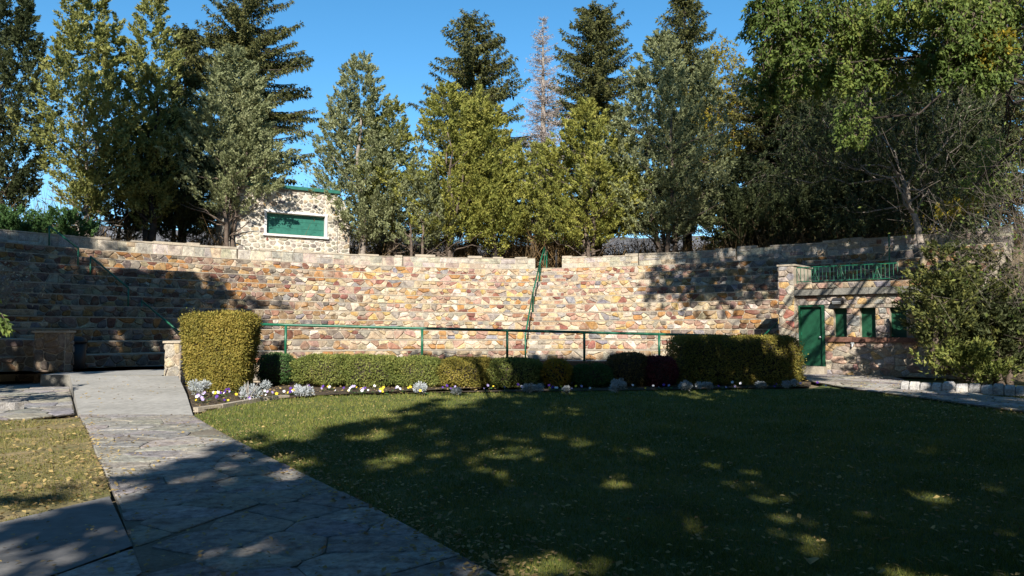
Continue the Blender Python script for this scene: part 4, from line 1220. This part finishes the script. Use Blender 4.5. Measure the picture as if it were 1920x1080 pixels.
# ---- big elm at the right: trunk beyond the frame, limbs hanging over the building
TE = math.tan(R(SUN_EL))
el = []
def hang(x, y, Y, rx, rz, share, alt=False): p = at(x, y, Y); el.append((tuple(p), (rx * Y / F, rx * Y / F * .7, rz * Y / F), share, alt))
for a in ((1470, 50, 14.3, 70, 60, 1.6), (1550, 25, 14.3, 80, 55, 1.8), (1640, 60, 14.3, 75, 60, 1.3), (1510, 125, 14.3, 65, 55, 1.3), (1590, 130, 14.3, 50, 45, .8), (1600, 225, 18.2, 36, 62, .9), (1440, 10, 14.3, 50, 45, 1.0), (1800, 55, 13.4, 70, 60, 1.6), (1850, 110, 13.4, 55, 55, 1.2), (1770, 115, 13.4, 45, 45, .9), (1720, 5, 13.4, 80, 35, 1.2), (1880, 15, 13.4, 70, 50, 1.2), (1435, 150, 14.3, 40, 70, .6), (1880, 300, 24.5, 50, 60, .9), (1840, 345, 24, 40, 35, .5), (1670, 130, 14.3, 50, 50, .5)): hang(*a)
hang(1850, 85, 13.4, 45, 40, .6, True); hang(1800, 385, 24.5, 45, 25, .35, True)
erng = np.random.default_rng(300)
for k in range(78):                                              # the crown above the picture's upper edge
    x, y = erng.uniform(6.4, 19.5), erng.uniform(16.5, 21.5); w = erng.uniform(23.2, 40.0)
    if x < 8 and w < 25: w += 2.5
    el.append(((x, y, w - y * TE), (1.8, 1.6, 1.1), 1.5, False, 2.6))
for k in range(24):                                              # low limbs that shade the upper right tiers
    x, y = erng.uniform(6.6, 12.5), erng.uniform(17, 20.5); w = erng.uniform(24.0, 29.5); el.append(((x, y, w - y * TE), (1.6, 1.4, .9), 1.5, False, 2.6))
broadleaf('elm_tree', (16.2, 18.0, 0.3), 0, el, 301, 'large light green elm with branches hanging in over the right building', .22, ELM, fork=(15.4, 18.0, 15.0), n_per=1900, bark='bark_dark', ln=.095, wd=.045, droop=.7)
ltb = at(1738, 470, 31.0); lt = at(1690, 330, 31.5)
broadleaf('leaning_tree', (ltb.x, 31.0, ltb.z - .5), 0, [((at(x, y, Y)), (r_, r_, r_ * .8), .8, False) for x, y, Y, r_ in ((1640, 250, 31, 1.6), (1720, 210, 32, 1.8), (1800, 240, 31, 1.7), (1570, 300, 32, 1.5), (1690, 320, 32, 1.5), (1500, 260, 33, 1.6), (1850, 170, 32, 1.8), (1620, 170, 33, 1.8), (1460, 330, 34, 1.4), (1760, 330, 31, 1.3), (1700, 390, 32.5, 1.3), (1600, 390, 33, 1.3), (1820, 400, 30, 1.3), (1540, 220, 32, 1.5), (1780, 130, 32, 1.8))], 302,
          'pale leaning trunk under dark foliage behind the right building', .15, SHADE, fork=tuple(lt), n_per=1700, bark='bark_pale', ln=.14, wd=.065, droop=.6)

# ---- bare shrub, juniper bush and undergrowth at the right
g0 = at(1900, 700, 19.0)
twiggy('bare_shrub', (g0.x + 1.9, 20.0, .2), 7.6, 3.0, 300, 401, 'tall tangle of bare grey shoots at the right edge', M['twig_mid'], ELM, 1800, wid=.016, curve=.35, leaf=.11, side=-1.0, wob=.5)
def bush_at(x, ybase, ytop, hw, Y, seed, label, mat, **k):
    p = at(x, ybase, Y); h = at(x, ytop, Y).z - p.z; return juniper((p.x, Y, p.z), h, hw * Y / F, seed, label, mat=mat, **k)
bush_at(1832, 705, 478, 100, 21.5, 402, 'spreading juniper bush hiding the right end of the building', JUNM, cb=.05, stems=3, spires=6, name='juniper_bush', cat='bush', leaf=.11, wide=.5, dens=1.9)
bush_at(1880, 712, 560, 80, 20.5, 403, 'dark green juniper bush at the right edge above the border stones', JUND, cb=.02, stems=3, spires=5, name='juniper_bush', cat='bush', leaf=.11, wide=.5, dens=2.0)
bush_at(1820, 722, 655, 60, 19.8, 404, 'low yellowish green bush just behind the border stones', HEDG, cb=.0, stems=3, spires=4, name='juniper_bush', cat='bush', leaf=.10, wide=.4, dens=2.6)
bush_at(1768, 690, 470, 50, 20.5, 405, 'drooping dark juniper beside the third window', JUNM, cb=.06, stems=2, spires=4, name='juniper_bush', cat='bush', leaf=.10, wide=.55, dens=1.8)

# ---- undergrowth seen between the trunks, and shrubs on the left
for k, (x, Y, hw, yt, sd_, lb, lm, nl) in enumerate((
        (725, 46, 50, 372, 501, 'yellow-leaved shrub behind the spire right of the booth', ELMY, 2600), (775, 50, 60, 410, 502, 'bare brown shrub left of the middle junipers', None, 0),
        (960, 50, 60, 400, 503, 'bare shrub behind the middle of the parapet', GOLD, 250), (1045, 47, 60, 425, 504, 'orange-leaved shrub behind the top of central stairway', GOLD, 2800),
        (1175, 52, 60, 440, 505, 'bare grey shrub right of the bright juniper', None, 0), (1350, 44, 55, 425, 506, 'bright yellow-green shrub by the floodlight pole', ELMY, 2600),
        (1440, 46, 50, 440, 507, 'pale stemmed green shrub right of the floodlight pole', ELM, 1400), (600, 50, 45, 310, 508, 'orange-tipped bare tree above the booth roof', GOLD, 500),
        (1715, 36, 35, 400, 509, 'golden shrub glowing behind the leaning trunk', ELMY, 1500), (870, 44, 40, 425, 510, 'thin brown shrub between the middle trunks', GOLD, 300))):
    b, h, r = place(x, yt, hw, Y); twiggy('shrub', b, h, r, 260, sd_, lb, M['twig_grey'], lm, nl, wid=.05, leaf=.17)
def brush():
    rng = np.random.default_rng(540); n = 9000
    th = rng.uniform(R(-52), R(50), n); r = rng.uniform(28.5, 40, n); hgt = rng.uniform(1.0, 3.6, n) * (1 + .5 * np.sin(th * 23) * np.sin(th * 9 + 1))
    b = np.stack([CX + r * np.sin(th), CY + r * np.cos(th), np.full(n, 4.3)], 1)
    V = []
    for k in range(3):
        D = rng.normal(size=(n, 3)) * .35 + np.array([0, 0, 1]); V.append(leaves(b, D, rng.normal(size=(n, 3)), hgt * rng.uniform(.6, 1.1, n), np.full(n, .05)))
        e = b + unit(D) * (hgt * rng.uniform(.3, .8, n))[:, None]; V.append(leaves(e, rng.normal(size=(n, 3)) + np.array([0, 0, .4]), rng.normal(size=(n, 3)), rng.uniform(.3, .7, n), np.full(n, .03)))
        V.append(leaves(e + rng.normal(size=(n, 3)) * .25, rng.normal(size=(n, 3)), rng.normal(size=(n, 3)), rng.uniform(.1, .22, n), rng.uniform(.06, .12, n)))
    tag(npmesh('undergrowth', np.concatenate(V), 3, M['brush']), 'brown leafless brush filling the gaps between the trunks', 'brush', kind='stuff')
M['brush'] = leaf_material('brush_twig', [(0.1, (.055, .042, .024)), (0.5, (.13, .092, .048)), (0.85, (.24, .15, .06))], 0.2, 0.3)
brush()
for x, Y, hw, yt, sd_, lb in ((25, 31.5, 55, 400, 521, 'flat-topped dark shrub on the wall at far left'), (112, 32.6, 48, 398, 522, 'rounded dark shrub right of the first left trunk')):
    b, h, r = place(x, yt, hw, Y); juniper(b, h, r, sd_, lb, mat=HEDGR, cb=.1, stems=3, spires=4, name='shrub', cat='shrub', wide=.5, dens=2.0, leaf=.12)
p = at(18, 480, 24.0); twiggy('dry_shrub', (p.x - .9, 24.0, 1.9), 2.3, 1.7, 160, 523, 'pale dry shrub sticking in from the left edge', M['twig_grey'], DRY, 900, wid=.02, leaf=.12, side=.6)
p = at(0, 590, 15.0); bs = broadleaf('leafy_shrub', (p.x - .9, 15.0, 0), .9, [((p.x - .35, 15, 1.75), (.42, .4, .55), 1, False), ((p.x - 1.0, 15, 1.9), (.6, .5, .6), 1, False), ((p.x - .7, 15.2, 1.3), (.5, .4, .5), 1, False)], 524, 'yellow-green leafy shrub hanging in at the left edge', .04, ELM, n_per=420, ln=.14, wd=.06, cat='shrub')

# ---- trees behind the camera and beside it; only their shade shows
def shade_tree(x, y, z0, z1, rx, seed, label, n=26, r=1.5, gap=0.0, tr=.3, share=.8, trunk=None, dy=.6):
    rng = np.random.default_rng(seed); cl = []
    for k in range(n):
        a = rng.uniform(0, 6.28); d = rx * math.sqrt(rng.random()); z = rng.uniform(z0, z1); t = (z - z0) / (z1 - z0); f = math.sin(math.pi * min(1, .18 + .75 * t)) 
        cl.append(((x + d * f * math.cos(a), y + d * f * math.sin(a) * dy, z), (r * rng.uniform(.7, 1.25), r, r * .6 * rng.uniform(.7, 1.3)), share, False))
    tx_, ty_ = trunk or (x, y)
    broadleaf('shade_tree', (tx_, ty_, 0), 0, cl, seed + 1, label, tr, SHADE, fork=(tx_ + .1, ty_, z1 * .93), n_per=360, ln=.44, wd=.23, bark='bark', twigs=False)
TE = math.tan(R(SUN_EL))
def W(w, y): return w - y * TE   # height at depth y of whatever shades the sun plane coordinate w
shade_tree(1.2, -6.0, W(2.0, -6), W(12.4, -6), 4.6, 611, 'tall tree behind the viewer whose trunk shadow crosses the lawn', n=48, r=1.4)
shade_tree(6.5, -7.5, W(2.0, -7.5), W(11.6, -7.5), 4.6, 621, 'tree behind the viewer shading the middle of the lawn', n=68)
shade_tree(12.0, -6.0, W(1.5, -6), W(8.6, -6), 4.8, 631, 'tree behind the viewer shading the right of the lawn', n=60)
shade_tree(-2.9, -8.5, W(0.5, -8.5), W(4.8, -8.5), 3.0, 641, 'tree behind the viewer shading the lower end of the path', n=9, r=1.1)
shade_tree(-14.2, 11.5, W(16.3, 11.5), W(23.6, 11.5), 4.6, 651, 'tall tree out of view at left shading the left tiers', n=50, tr=.22)
shade_tree(-19.0, 12.5, W(13.0, 12.5), W(25.0, 12.5), 3.8, 661, 'second tall tree out of view at left', n=46, tr=.22)
shade_tree(-15.2, 9.0, W(11.8, 9.0), W(17.5, 9.0), 2.6, 671, 'smaller tree out of view shading the left gate pier', n=22, tr=.16, r=1.2)
def added_canopy():                    # unseen limbs added over the right half of the lawn to block sky light
    rng = np.random.default_rng(91); cl = []
    for k in range(44):
        x, y = rng.uniform(3.0, 16.5), rng.uniform(-3.0, 9.0); w = rng.uniform(8.5, 11.3) if x < 7 else rng.uniform(3.6, 8.4); z = max(w - y * TE, 1.6 + y * .45 + 2.0)
        cl.append(((x, y, z), (1.7, 1.7, .8), .8, False))
    for k in range(8):          # over the long hedge at right
        x, y = rng.uniform(4.6, 6.9), rng.uniform(8.0, 11.0); w = rng.uniform(13.6, 14.9); cl.append(((x, y, w - y * TE), (.75, .8, .4), .35, False))
    broadleaf('shade_tree', (12.0, -3.0, 0), 0, cl, 92, 'unseen wide tree added at the right to keep sky light off the lawn', .35, SHADE, fork=(11.5, -1.5, 7.5), n_per=360, ln=.44, wd=.23, twigs=False)
added_canopy()
shade_tree(-16.6, 21.0, W(29.5, 21.0), W(36.0, 21.0), 2.4, 695, 'very tall tree out of view shading the foot of the left junipers', n=24, tr=.2, trunk=(-19.0, 19.5))
def roof():                      # unseen high limbs added to cut skylight on the lawn; shade falls behind hedges
    rng = np.random.default_rng(95); cl = []
    for k in range(74):
        x, y = rng.uniform(-3.8, 3.0), rng.uniform(1.0, 10.0); w = rng.uniform(14.3, 15.2) if rng.random() < .5 and x > .3 else rng.uniform(17.7, 18.7)
        cl.append(((x, y, max(w - y * TE, 1.6 + y * .45 + 1.9)), (1.7, 1.7, .5), 1.5, False))
    broadleaf('shade_tree', (3.6, -4.0, 0), 0, cl, 96, 'unseen tall tree added behind the viewer to cut skylight on the lawn', .34, SHADE, fork=(3.4, -1.0, 10.5), n_per=360, ln=.44, wd=.23, twigs=False)
roof()

# unseen trees added round the lawn to hold back low sky light
def grove():
    rng = np.random.default_rng(77)
    first = None; k = 0
    spots = [(-40, 24), (-36, 15), (-38, 6), (-34, -4), (-33, -13), (-28, -20), (-21, -25), (-14, -29), (-7, -31), (0, -29), (7, -31), (14, -29), (21, -26), (28, -21), (33, -13), (35, -4), (36, 5), (34, 13), (31, 20), (-17, -37), (-4, -38), (9, -38), (23, -36), (-30, -30), (33, -30)]
    for x, y in spots:
        if first is None:
            n = 9000; o = rsph(rng, n) * (rng.random(n) ** .33)[:, None]; o = o * (1 + .2 * np.sin(o[:, :1] * 9) * np.sin(o[:, 2:3] * 7)); P = o * np.array([4.6, 4.6, 8.6]) + np.array([0, 0, 10.2])
            root = empty('sky_block_tree', (x, y, 0)); V = leaves(P, rsph(rng, n), rsph(rng, n), rng.uniform(.5, 1.0, n), rng.uniform(.3, .5, n), 4)
            crown = npmesh('crown', V, 4, JUND, root); crown.location = (0, 0, 0)
            q = MB(); q.tube([(0, 0, -.2), (.1, 0, 5), (0, 0, 17)], [.4, .3, .05], 8); tr_ = q.build('trunk', M['bark_dark'], root, True); tr_.location = (0, 0, 0)
            first = root
        else:
            root = first.copy(); col.objects.link(root); root.location = (x, y, 0)
            for ch in (crown, tr_):
                c_ = ch.copy(); col.objects.link(c_); c_.parent = root
        root.rotation_euler = (0, 0, rng.uniform(0, 6.28)); f = rng.uniform(.92, 1.06); root.scale = (f * 1.1, f * 1.1, f)
        tag(root, 'unseen dark leafy tree added round the lawn to hold back sky light', 'tree', 'unseen trees added round the lawn')
grove()

# ---- clipped hedges: a dark core of branches and a skin of small leaves
def hedge(name, c, half, seed, label, mat, n, flare=0.0, rough=.05, leaf=.05, cat='hedge', power=4.0, rot=0.0, group=None):
    """superellipsoid; flare widens the top"""
    rng = np.random.default_rng(seed); root = empty(name, (c[0], c[1], c[2]), label, cat, group)
    def shape(U, s=1.0):
        q = (np.abs(U) ** power).sum(1) ** (-1 / power)
        Q = U * q[:, None] * s
        fl = 1 + flare * Q[:, 2:3]
        b = np.sin(Q[:, 0] * 7 * half[0] + seed) * np.sin(Q[:, 2] * 5 + seed * 1.3) * .5 + np.sin(Q[:, 0] * 3.1 * half[0] + 2 * seed) * .5
        Q = Q * np.concatenate([fl, fl, np.ones_like(fl)], 1)
        X = Q * np.array(half) * (1 + rough * b[:, None])
        if rot:
            cs, sn = math.cos(rot), math.sin(rot); X = np.stack([X[:, 0] * cs - X[:, 1] * sn, X[:, 0] * sn + X[:, 1] * cs, X[:, 2]], 1)
        return X + np.array([c[0], c[1], c[2] + half[2]])
    U = rng.uniform(-1, 1, (n, 3)); f = rng.integers(0, 3, n); p = np.array([half[1] * half[2], half[0] * half[2], half[0] * half[1]]); f = rng.choice(3, n, p=p / p.sum())
    U[np.arange(n), f] = np.sign(U[np.arange(n), f])
    nrm = np.zeros((n, 3)); nrm[np.arange(n), f] = U[np.arange(n), f]
    P = shape(U, 1.0 - .10 * rng.random(n)[:, None] ** 1.5 + .03 * rng.normal(size=(n, 1)))
    D = nrm * .2 + rng.normal(size=(n, 3)) * .6 + np.array([0, 0, .25])
    V = leaves(P, D, nrm + rng.normal(size=(n, 3)) * .55, leaf * rng.uniform(.6, 1.4, n), leaf * .55 * rng.uniform(.6, 1.3, n), 4)
    kk = np.where((f == 2) & (U[:, 2] > 0))[0][:: 26]; m = len(kk)
    V = np.concatenate([V, leaves(P[kk], rng.normal(size=(m, 3)) * .35 + np.array([0, 0, 1]), rng.normal(size=(m, 3)), leaf * rng.uniform(1.0, 2.6, m), leaf * .4 * rng.uniform(.6, 1.2, m), 4)])
    npmesh('foliage', V, 4, mat, root)
    a = np.linspace(0, 2 * math.pi, 25)[:-1]; b = np.linspace(-math.pi / 2, math.pi / 2, 9)
    G = np.array([[math.cos(x) * math.cos(y), math.sin(x) * math.cos(y), math.sin(y)] for y in b for x in a])
    G = shape(G, .86)
    fs = [(i * 24 + j, i * 24 + (j + 1) % 24, (i + 1) * 24 + (j + 1) % 24, (i + 1) * 24 + j) for i in range(8) for j in range(24)]
    obj('branches', G, fs, M['bark_dark'], root, True)
    return root
def hpx(x0, x1, yt, yb, Y, depth):
    """base centre and half sizes of something that fills a pixel box at depth Y"""
    a, b = at(x0, yb, Y), at(x1, yt, Y); return ((a.x + b.x) / 2, Y + depth / 2, max(a.z, .0)), ((b.x - a.x) / 2, depth / 2, (b.z - max(a.z, 0.)) / 2)
c, hf = hpx(337, 462, 588, 738, 18.3, .95); hedge('tall_hedge', c, hf, 701, 'tall yellow-green clipped hedge flaring upwards beside the walk', HED, 46000, flare=.14, rough=.022, leaf=.055, power=7)
c, hf = hpx(472, 546, 664, 726, 20.4, 1.0); hedge('bush', c, hf, 702, 'dark round bush in the shade right of the tall hedge', HEDGR, 6000, rough=.05, cat='bush', power=2.6)
low = [(540, 650, 668, 724, HEDG, 'olive low bush nearest the tall hedge in the clipped row'), (636, 748, 670, 728, HEDG, 'bright green low bush, second of the clipped row'), (738, 828, 671, 730, HEDG, 'third low bush of the clipped row behind white silverleaf'),
       (812, 918, 673, 730, HED, 'fourth low bush of the row, at the edge of the shade'), (905, 1022, 676, 732, HEDG, 'wide shaded low bush left of the orange barberry')]
for k, (x0, x1, y0, y1, mt, lb) in enumerate(low):
    c, hf = hpx(x0, x1, y0, y1, 19.9, 1.2); hedge('low_hedge_bush', c, (hf[0] * 1.07, hf[1], hf[2]), 710 + k, lb, mt, 17000, rough=.12, power=3.3, group='low clipped bushes before the railing', cat='bush')
c, hf = hpx(1016, 1078, 676, 732, 19.8, .9); hedge('bush', c, hf, 721, 'orange and yellow barberry bush in the shaded row', GOLD, 5000, rough=.10, cat='bush', power=2.3, leaf=.06)
c, hf = hpx(1072, 1152, 684, 730, 19.8, .9); hedge('bush', c, hf, 722, 'deep green bush under the red wall cap', HEDGR, 8000, rough=.08, cat='bush', power=2.5)
c, hf = hpx(1140, 1226, 664, 728, 20.1, 1.0); hedge('bush', c, hf, 723, 'brownish green bush left of the red barberry', HEDB, 10000, rough=.06, cat='bush', power=2.8)
c, hf = hpx(1210, 1276, 670, 728, 20.0, .9); hedge('bush', c, hf, 724, 'dark red barberry bush next to the tall right hedge', HEDR, 9000, rough=.06, cat='bush', power=2.8)
c, hf = hpx(1268, 1512, 632, 724, 20.6, 1.5); hedge('tall_hedge', c, hf, 725, 'long tall shaded hedge in front of the right building', HED, 42000, rough=.012, leaf=.055, power=7)
for k, (x, y) in enumerate(((1058, 668), (1103, 664), (397, 580))):
    p = at(x, 700, 20.2); twiggy('sprig', (p.x, 20.0 if x > 900 else 18.9, at(x, y + 34, 20).z), .62, .14, 9, 730 + k, ('loose sprig rising above the orange barberry', 'loose sprig rising in front of the railing post', 'loose shoots sticking out of the tall left hedge top')[k], M['bark'], HEDG, 60, wid=.012, leaf=.05, cat='plant')

# ---- silver-leaved plants and pansies in the bed
def silverleaf(x, y0, y1, seed, label):
    rng = np.random.default_rng(seed); b = onz(x, y0, .05); h = at(x, y1, b.y).z - .05
    root = empty('silverleaf_plant', b, label, 'plant', 'silver plants along the flower bed')
    nl = int(rng.integers(4, 8)); lo = np.stack([rng.normal(size=nl) * h * .34, rng.normal(size=nl) * h * .22, h * rng.uniform(.22, .62, nl)], 1); lr = h * rng.uniform(.16, .34, nl)
    n = 1000; k_ = rng.integers(0, nl, n); o = rsph(rng, n)
    P = lo[k_] + o * (lr[k_] * rng.random(n) ** .4)[:, None]; P[:, 2] = np.abs(P[:, 2]) * .95; P = P + np.array(b)
    D = o * .8 + np.array([0, 0, .7]) + rng.normal(size=(n, 3)) * .4
    npmesh('foliage', leaves(P, D, rng.normal(size=(n, 3)), .055 * rng.uniform(.6, 1.3, n), .018 * rng.uniform(.6, 1.3, n), 4), 4, SILV, root)
    q = MB()
    for k in range(6):
        e = Vector(b) + Vector((rng.normal() * h * .2, rng.normal() * h * .2, h * rng.uniform(.5, .8))); q.tube([Vector(b) - ZV * .03, Vector(b).lerp(e, .5) + Vector((0, 0, .02)), e], [.012, .01, .005], 5)
    q.build('stems', M['twig_grey'], root)
for k, (x, y0, y1, lb) in enumerate(((375, 743, 708, 'silver plant nearest the walk at the foot of the tall hedge'), (466, 750, 701, 'tallest silver plant at the right corner of the tall hedge'), (572, 742, 712, 'wide silver plant before the olive low bush'), (792, 738, 711, 'rounded silver plant before the third low bush'),
        (993, 735, 711, 'small silver plant left of the orange barberry'), (1063, 736, 722, 'lowest silver plant between orange barberry and green bush'), (1158, 735, 705, 'bright silver plant before the brownish green bush'), (1292, 731, 709, 'silver plant at the left corner of the tall right hedge'),
        (1328, 731, 715, 'dim silver plant in shade right of the hedge corner'), (1427, 728, 712, 'small silver plant under the middle of the tall right hedge'), (1478, 727, 710, 'shaded silver plant under the right end of tall hedge'), (857, 738, 726, 'tiny silver plant before the fourth low bush'))):
    silverleaf(x, y0, y1, 800 + k, lb)

def pansy_mesh(seed):
    rng = np.random.default_rng(seed); q = MB(); fl_ = MB()
    for k in range(7):
        a = rng.uniform(0, 6.28); p = Vector((math.cos(a) * .05, math.sin(a) * .05, .02)); d = Vector((math.cos(a), math.sin(a), .5)).normalized() * .08; s = Vector((-math.sin(a), math.cos(a), 0)) * .022
        q.add([p, p + d * .5 + s, p + d, p + d * .5 - s], [(0, 1, 2, 3)])
    for k in range(1):
        c = Vector((rng.normal() * .04, rng.normal() * .04 - .02, .09 + rng.random() * .06)); nrm = Vector((rng.normal() * .3, -.8, .55)).normalized(); u = nrm.cross(ZV).normalized(); w = u.cross(nrm)
        pv, pf = [], []
        for j in range(5):
            t = 2 * math.pi * j / 5 + .3; d = u * math.cos(t) + w * math.sin(t); s = u * -math.sin(t) + w * math.cos(t)
            pv += [c + d * .024 + s * .019, c + d * .044 + nrm * .004, c + d * .024 - s * .019]; pf.append((0, 1 + 3 * j, 2 + 3 * j, 3 + 3 * j))
        fl_.add([c] + pv, pf)
    return q, fl_
PANS = []
for k in range(3):
    q, f = pansy_mesh(900 + k); me1 = bpy.data.meshes.new('pansy_leaves'); me1.from_pydata(q.v, [], q.f); me1.materials.append(HEDGR)
    per = {}
    for nm, mt in (('purple', PURP), ('yellow', PYEL), ('white', PWHI), ('lilac', PLIL)):
        me2 = bpy.data.meshes.new('pansy_petals'); me2.from_pydata(f.v, [], f.f); me2.materials.append(mt); per[nm] = me2
    PANS.append((me1, per))
frng = random.Random(17)
zones = [(368, 560, 758, 736, 46, 'at the foot of the tall hedge'), (545, 830, 741, 730, 40, 'in front of the sunlit low bushes'), (840, 1270, 735, 729, 30, 'in the shaded middle of the bed'), (1275, 1560, 731, 722, 16, 'in front of the tall right hedge')]
for x0, x1, y0, y1, n, where in zones:
    for k in range(n):
        x = frng.uniform(x0, x1); y = frng.uniform(y1, y0)
        if x < 560: y = min(y, 768 - (x - 368) * .15)
        p = onz(x, y, .03); nm = frng.choices(('purple', 'yellow', 'white', 'lilac'), (3, 2, 3, 3))[0]; me1, per = frng.choice(PANS)
        e = empty('pansy', p, 'small %s pansy %s' % (nm, where), 'flower', '%s pansies %s' % (nm, where)); s = frng.uniform(.6, 1.05); e.scale = (s, s, s); e.rotation_euler = (0, 0, frng.uniform(-.7, .7))
        for nm2, me in (('leaves', me1), ('petals', per[nm])):
            o = bpy.data.objects.new(nm2, me); col.objects.link(o); o.parent = e

# ---- grass and fallen leaves
def scatter(rng, n, x0, x1, y0, y1, polys, pw=1.6, holes=()):
    u = rng.random(n * 3); e = 1 - pw; Y = (y0 ** e + u * (y1 ** e - y0 ** e)) ** (1 / e)
    X = rng.uniform(-.74, .74, n * 3) * (Y + .6)
    P = np.stack([X, Y], 1); k = np.zeros(len(P), bool)
    for p in polys: k |= inside(P, p)
    for p in holes: k &= ~inside(P, p)
    k &= (X > x0) & (X < x1)
    return P[k][:n]
def grass(name, polys, n, seed, mat, label, y0, y1, hgt, holes=()):
    rng = np.random.default_rng(seed); P = scatter(rng, n, -40, 40, y0, y1, polys, 1.25, holes); m = len(P)
    keep = (np.sin(P[:, 0] * 1.7 + 1) * np.sin(P[:, 1] * 1.3) + .6 * np.sin(P[:, 0] * 4.1 - P[:, 1] * 3.3)) > (-9.0 if name == 'grass' else -.35); P = P[keep]; m = len(P)
    Q = np.concatenate([P, np.full((m, 1), -.006)], 1); D = np.concatenate([rng.normal(size=(m, 2)) * .45, np.ones((m, 1))], 1)
    k = np.clip(P[:, 1] / 9, .7, 2.0)
    o = npmesh(name, leaves(Q, D, rng.normal(size=(m, 3)), hgt * rng.uniform(.5, 1.3, m) * np.clip(k, .8, 1.3) * (1 + .35 * np.sin(P[:, 0] * 5.3 + 2 * np.sin(P[:, 1] * 3.1)) * np.sin(P[:, 1] * 6.1 + P[:, 0]) + .6 * (rng.random(m) > .985)), .007 * k * rng.uniform(.7, 1.4, m)), 3, mat); tag(o, label, 'grass', kind='stuff')
grass('grass', [LAWN], 230000, 1001, GRASS, 'short mown green grass of the shaded lawn', 4.2, 19.5, .045, (BED, RPAVE))
grass('dry_grass', [LLAWN], 60000, 1002, GRASSD, 'worn yellowing grass beside the walk at left', 6.0, 15.0, .035)

def litter(name, polys, n, seed, label, y0, y1, pw, z, size, holes=(), only=None):
    rng = np.random.default_rng(seed); P = scatter(rng, n, -40, 40, y0, y1, polys, pw, holes)
    if only is not None: P = P[only(P, rng)]
    m = len(P); a = rng.uniform(0, 6.28, m); L = size * rng.uniform(.45, 1.3, m)
    d = np.stack([np.cos(a), np.sin(a), rng.normal(size=m) * .22], 1); s = np.stack([-np.sin(a), np.cos(a), rng.normal(size=m) * .3], 1)
    C = np.concatenate([P, np.full((m, 1), z) + rng.random((m, 1)) * .012], 1); L = L[:, None]
    tip, r0, l0 = C + d * L * .5, C + s * L * .3 + np.array([0, 0, .3]) * L * .4, C - s * L * .3 + np.array([0, 0, .3]) * L * .3
    V = np.stack([C - d * L * .5, r0, tip, l0], 1).reshape(-1, 3)
    o = npmesh(name, V, 4, LITTER); tag(o, label, 'leaves', kind='stuff')
litter('fallen_leaves', [LAWN], 3400, 1101, 'pale fallen leaves scattered over the lawn', 4.2, 19, 1.0001, .030, .048, (BED,))
litter('fallen_leaves', [LLAWN], 3600, 1102, 'dense fallen leaves on the worn grass at left', 6, 16, 1.2, .022, .055)
def edges(P, rng):
    n1 = np.sin(P[:, 0] * 2.3 + 1.0) + np.sin(P[:, 1] * 1.9 + P[:, 0]) ; return (rng.random(len(P)) < .35 + .22 * n1)
litter('fallen_leaves', [PATH, SLAB], 2200, 1103, 'fallen leaves strewn over the flagstone path', 4.2, 16, 1.1, .034, .045, (), edges)
litter('fallen_leaves', [LAWN], 5200, 1104, 'yellow fallen leaves heaped along the right edge of the lawn', 13, 19, 1.1, .03, .06, (BED,), lambda P, r: P[:, 0] > 6.0 + r.random(len(P)) * 3)
litter('fallen_leaves', [BED, RPAVE], 2600, 1105, 'fallen leaves on the flower bed and right paving', 14, 24, 1.1, .06, .06)
def near_edge(P, rng):
    d = np.full(len(P), 9.0)
    for k in list(range(1, 8)) + list(range(12, 16)):
        a, b = np.array(PATH[k]), np.array(PATH[(k + 1) % len(PATH)]); e = b - a; t = np.clip(((P - a) @ e) / (e @ e), 0, 1); d = np.minimum(d, np.linalg.norm(P - a - t[:, None] * e, axis=1))
    return rng.random(len(P)) < np.exp(-d / .22)
litter('fallen_leaves', [LAWN, LLAWN, PATH], 26000, 1107, 'small leaves drifted along both edges of the flagstone path', 4.2, 16, 1.1, .030, .05, (), near_edge)
litter('fallen_leaves', [LAWN], 9000, 1108, 'yellow leaf flecks over the sunlit left corner of the lawn', 9, 19, 1.0001, .036, .034, (BED,), lambda P, r: P[:, 0] < -1.0 + r.random(len(P)) * 3 - 1.5)
ramp_poly = [tuple(ramp_v[i][:2]) for i in (0, 1, 3, 5, 4, 2)]
rng = np.random.default_rng(1106)
def ramp_litter():               # leaves on the sloping concrete walk
    n = 420; P = np.stack([rng.uniform(-13.5, -7.5, n), rng.uniform(13.5, 21.0, n)], 1); P = P[inside(P, ramp_poly)]; m = len(P)
    zr = np.interp(P[:, 1], [ramp_v[0].y, ramp_v[2].y, ramp_v[4].y], zz) + .012; a = rng.uniform(0, 6.28, m); L = (.06 * rng.uniform(.5, 1.2, m))[:, None]
    d = np.stack([np.cos(a), np.sin(a), rng.normal(size=m) * .2], 1); s_ = np.stack([-np.sin(a), np.cos(a), rng.normal(size=m) * .25], 1); C = np.concatenate([P, zr[:, None]], 1)
    V = np.stack([C - d * L * .5, C + s_ * L * .3, C + d * L * .5, C - s_ * L * .3], 1).reshape(-1, 3)
    tag(npmesh('fallen_leaves', V, 4, LITTER), 'few small leaves strewn over the concrete walk', 'leaves', kind='stuff')
ramp_litter()
def big_leaf():
    p = onz(1522, 1054, .045); q = MB(); L = .10
    q.add([p + Vector((-.03, -.05, 0)), p + Vector((.045, -.02, .03)), p + Vector((.05, .05, .02)), p + Vector((0, .08, .0)), p + Vector((-.045, .03, .028)), p + Vector((0, .01, -.004))], [(0, 1, 5), (1, 2, 5), (2, 3, 5), (3, 4, 5), (4, 0, 5)])
    tag(q.build('fallen_leaf', LITTER), 'single large pale leaf lying on the lawn at bottom right', 'leaf')
big_leaf()
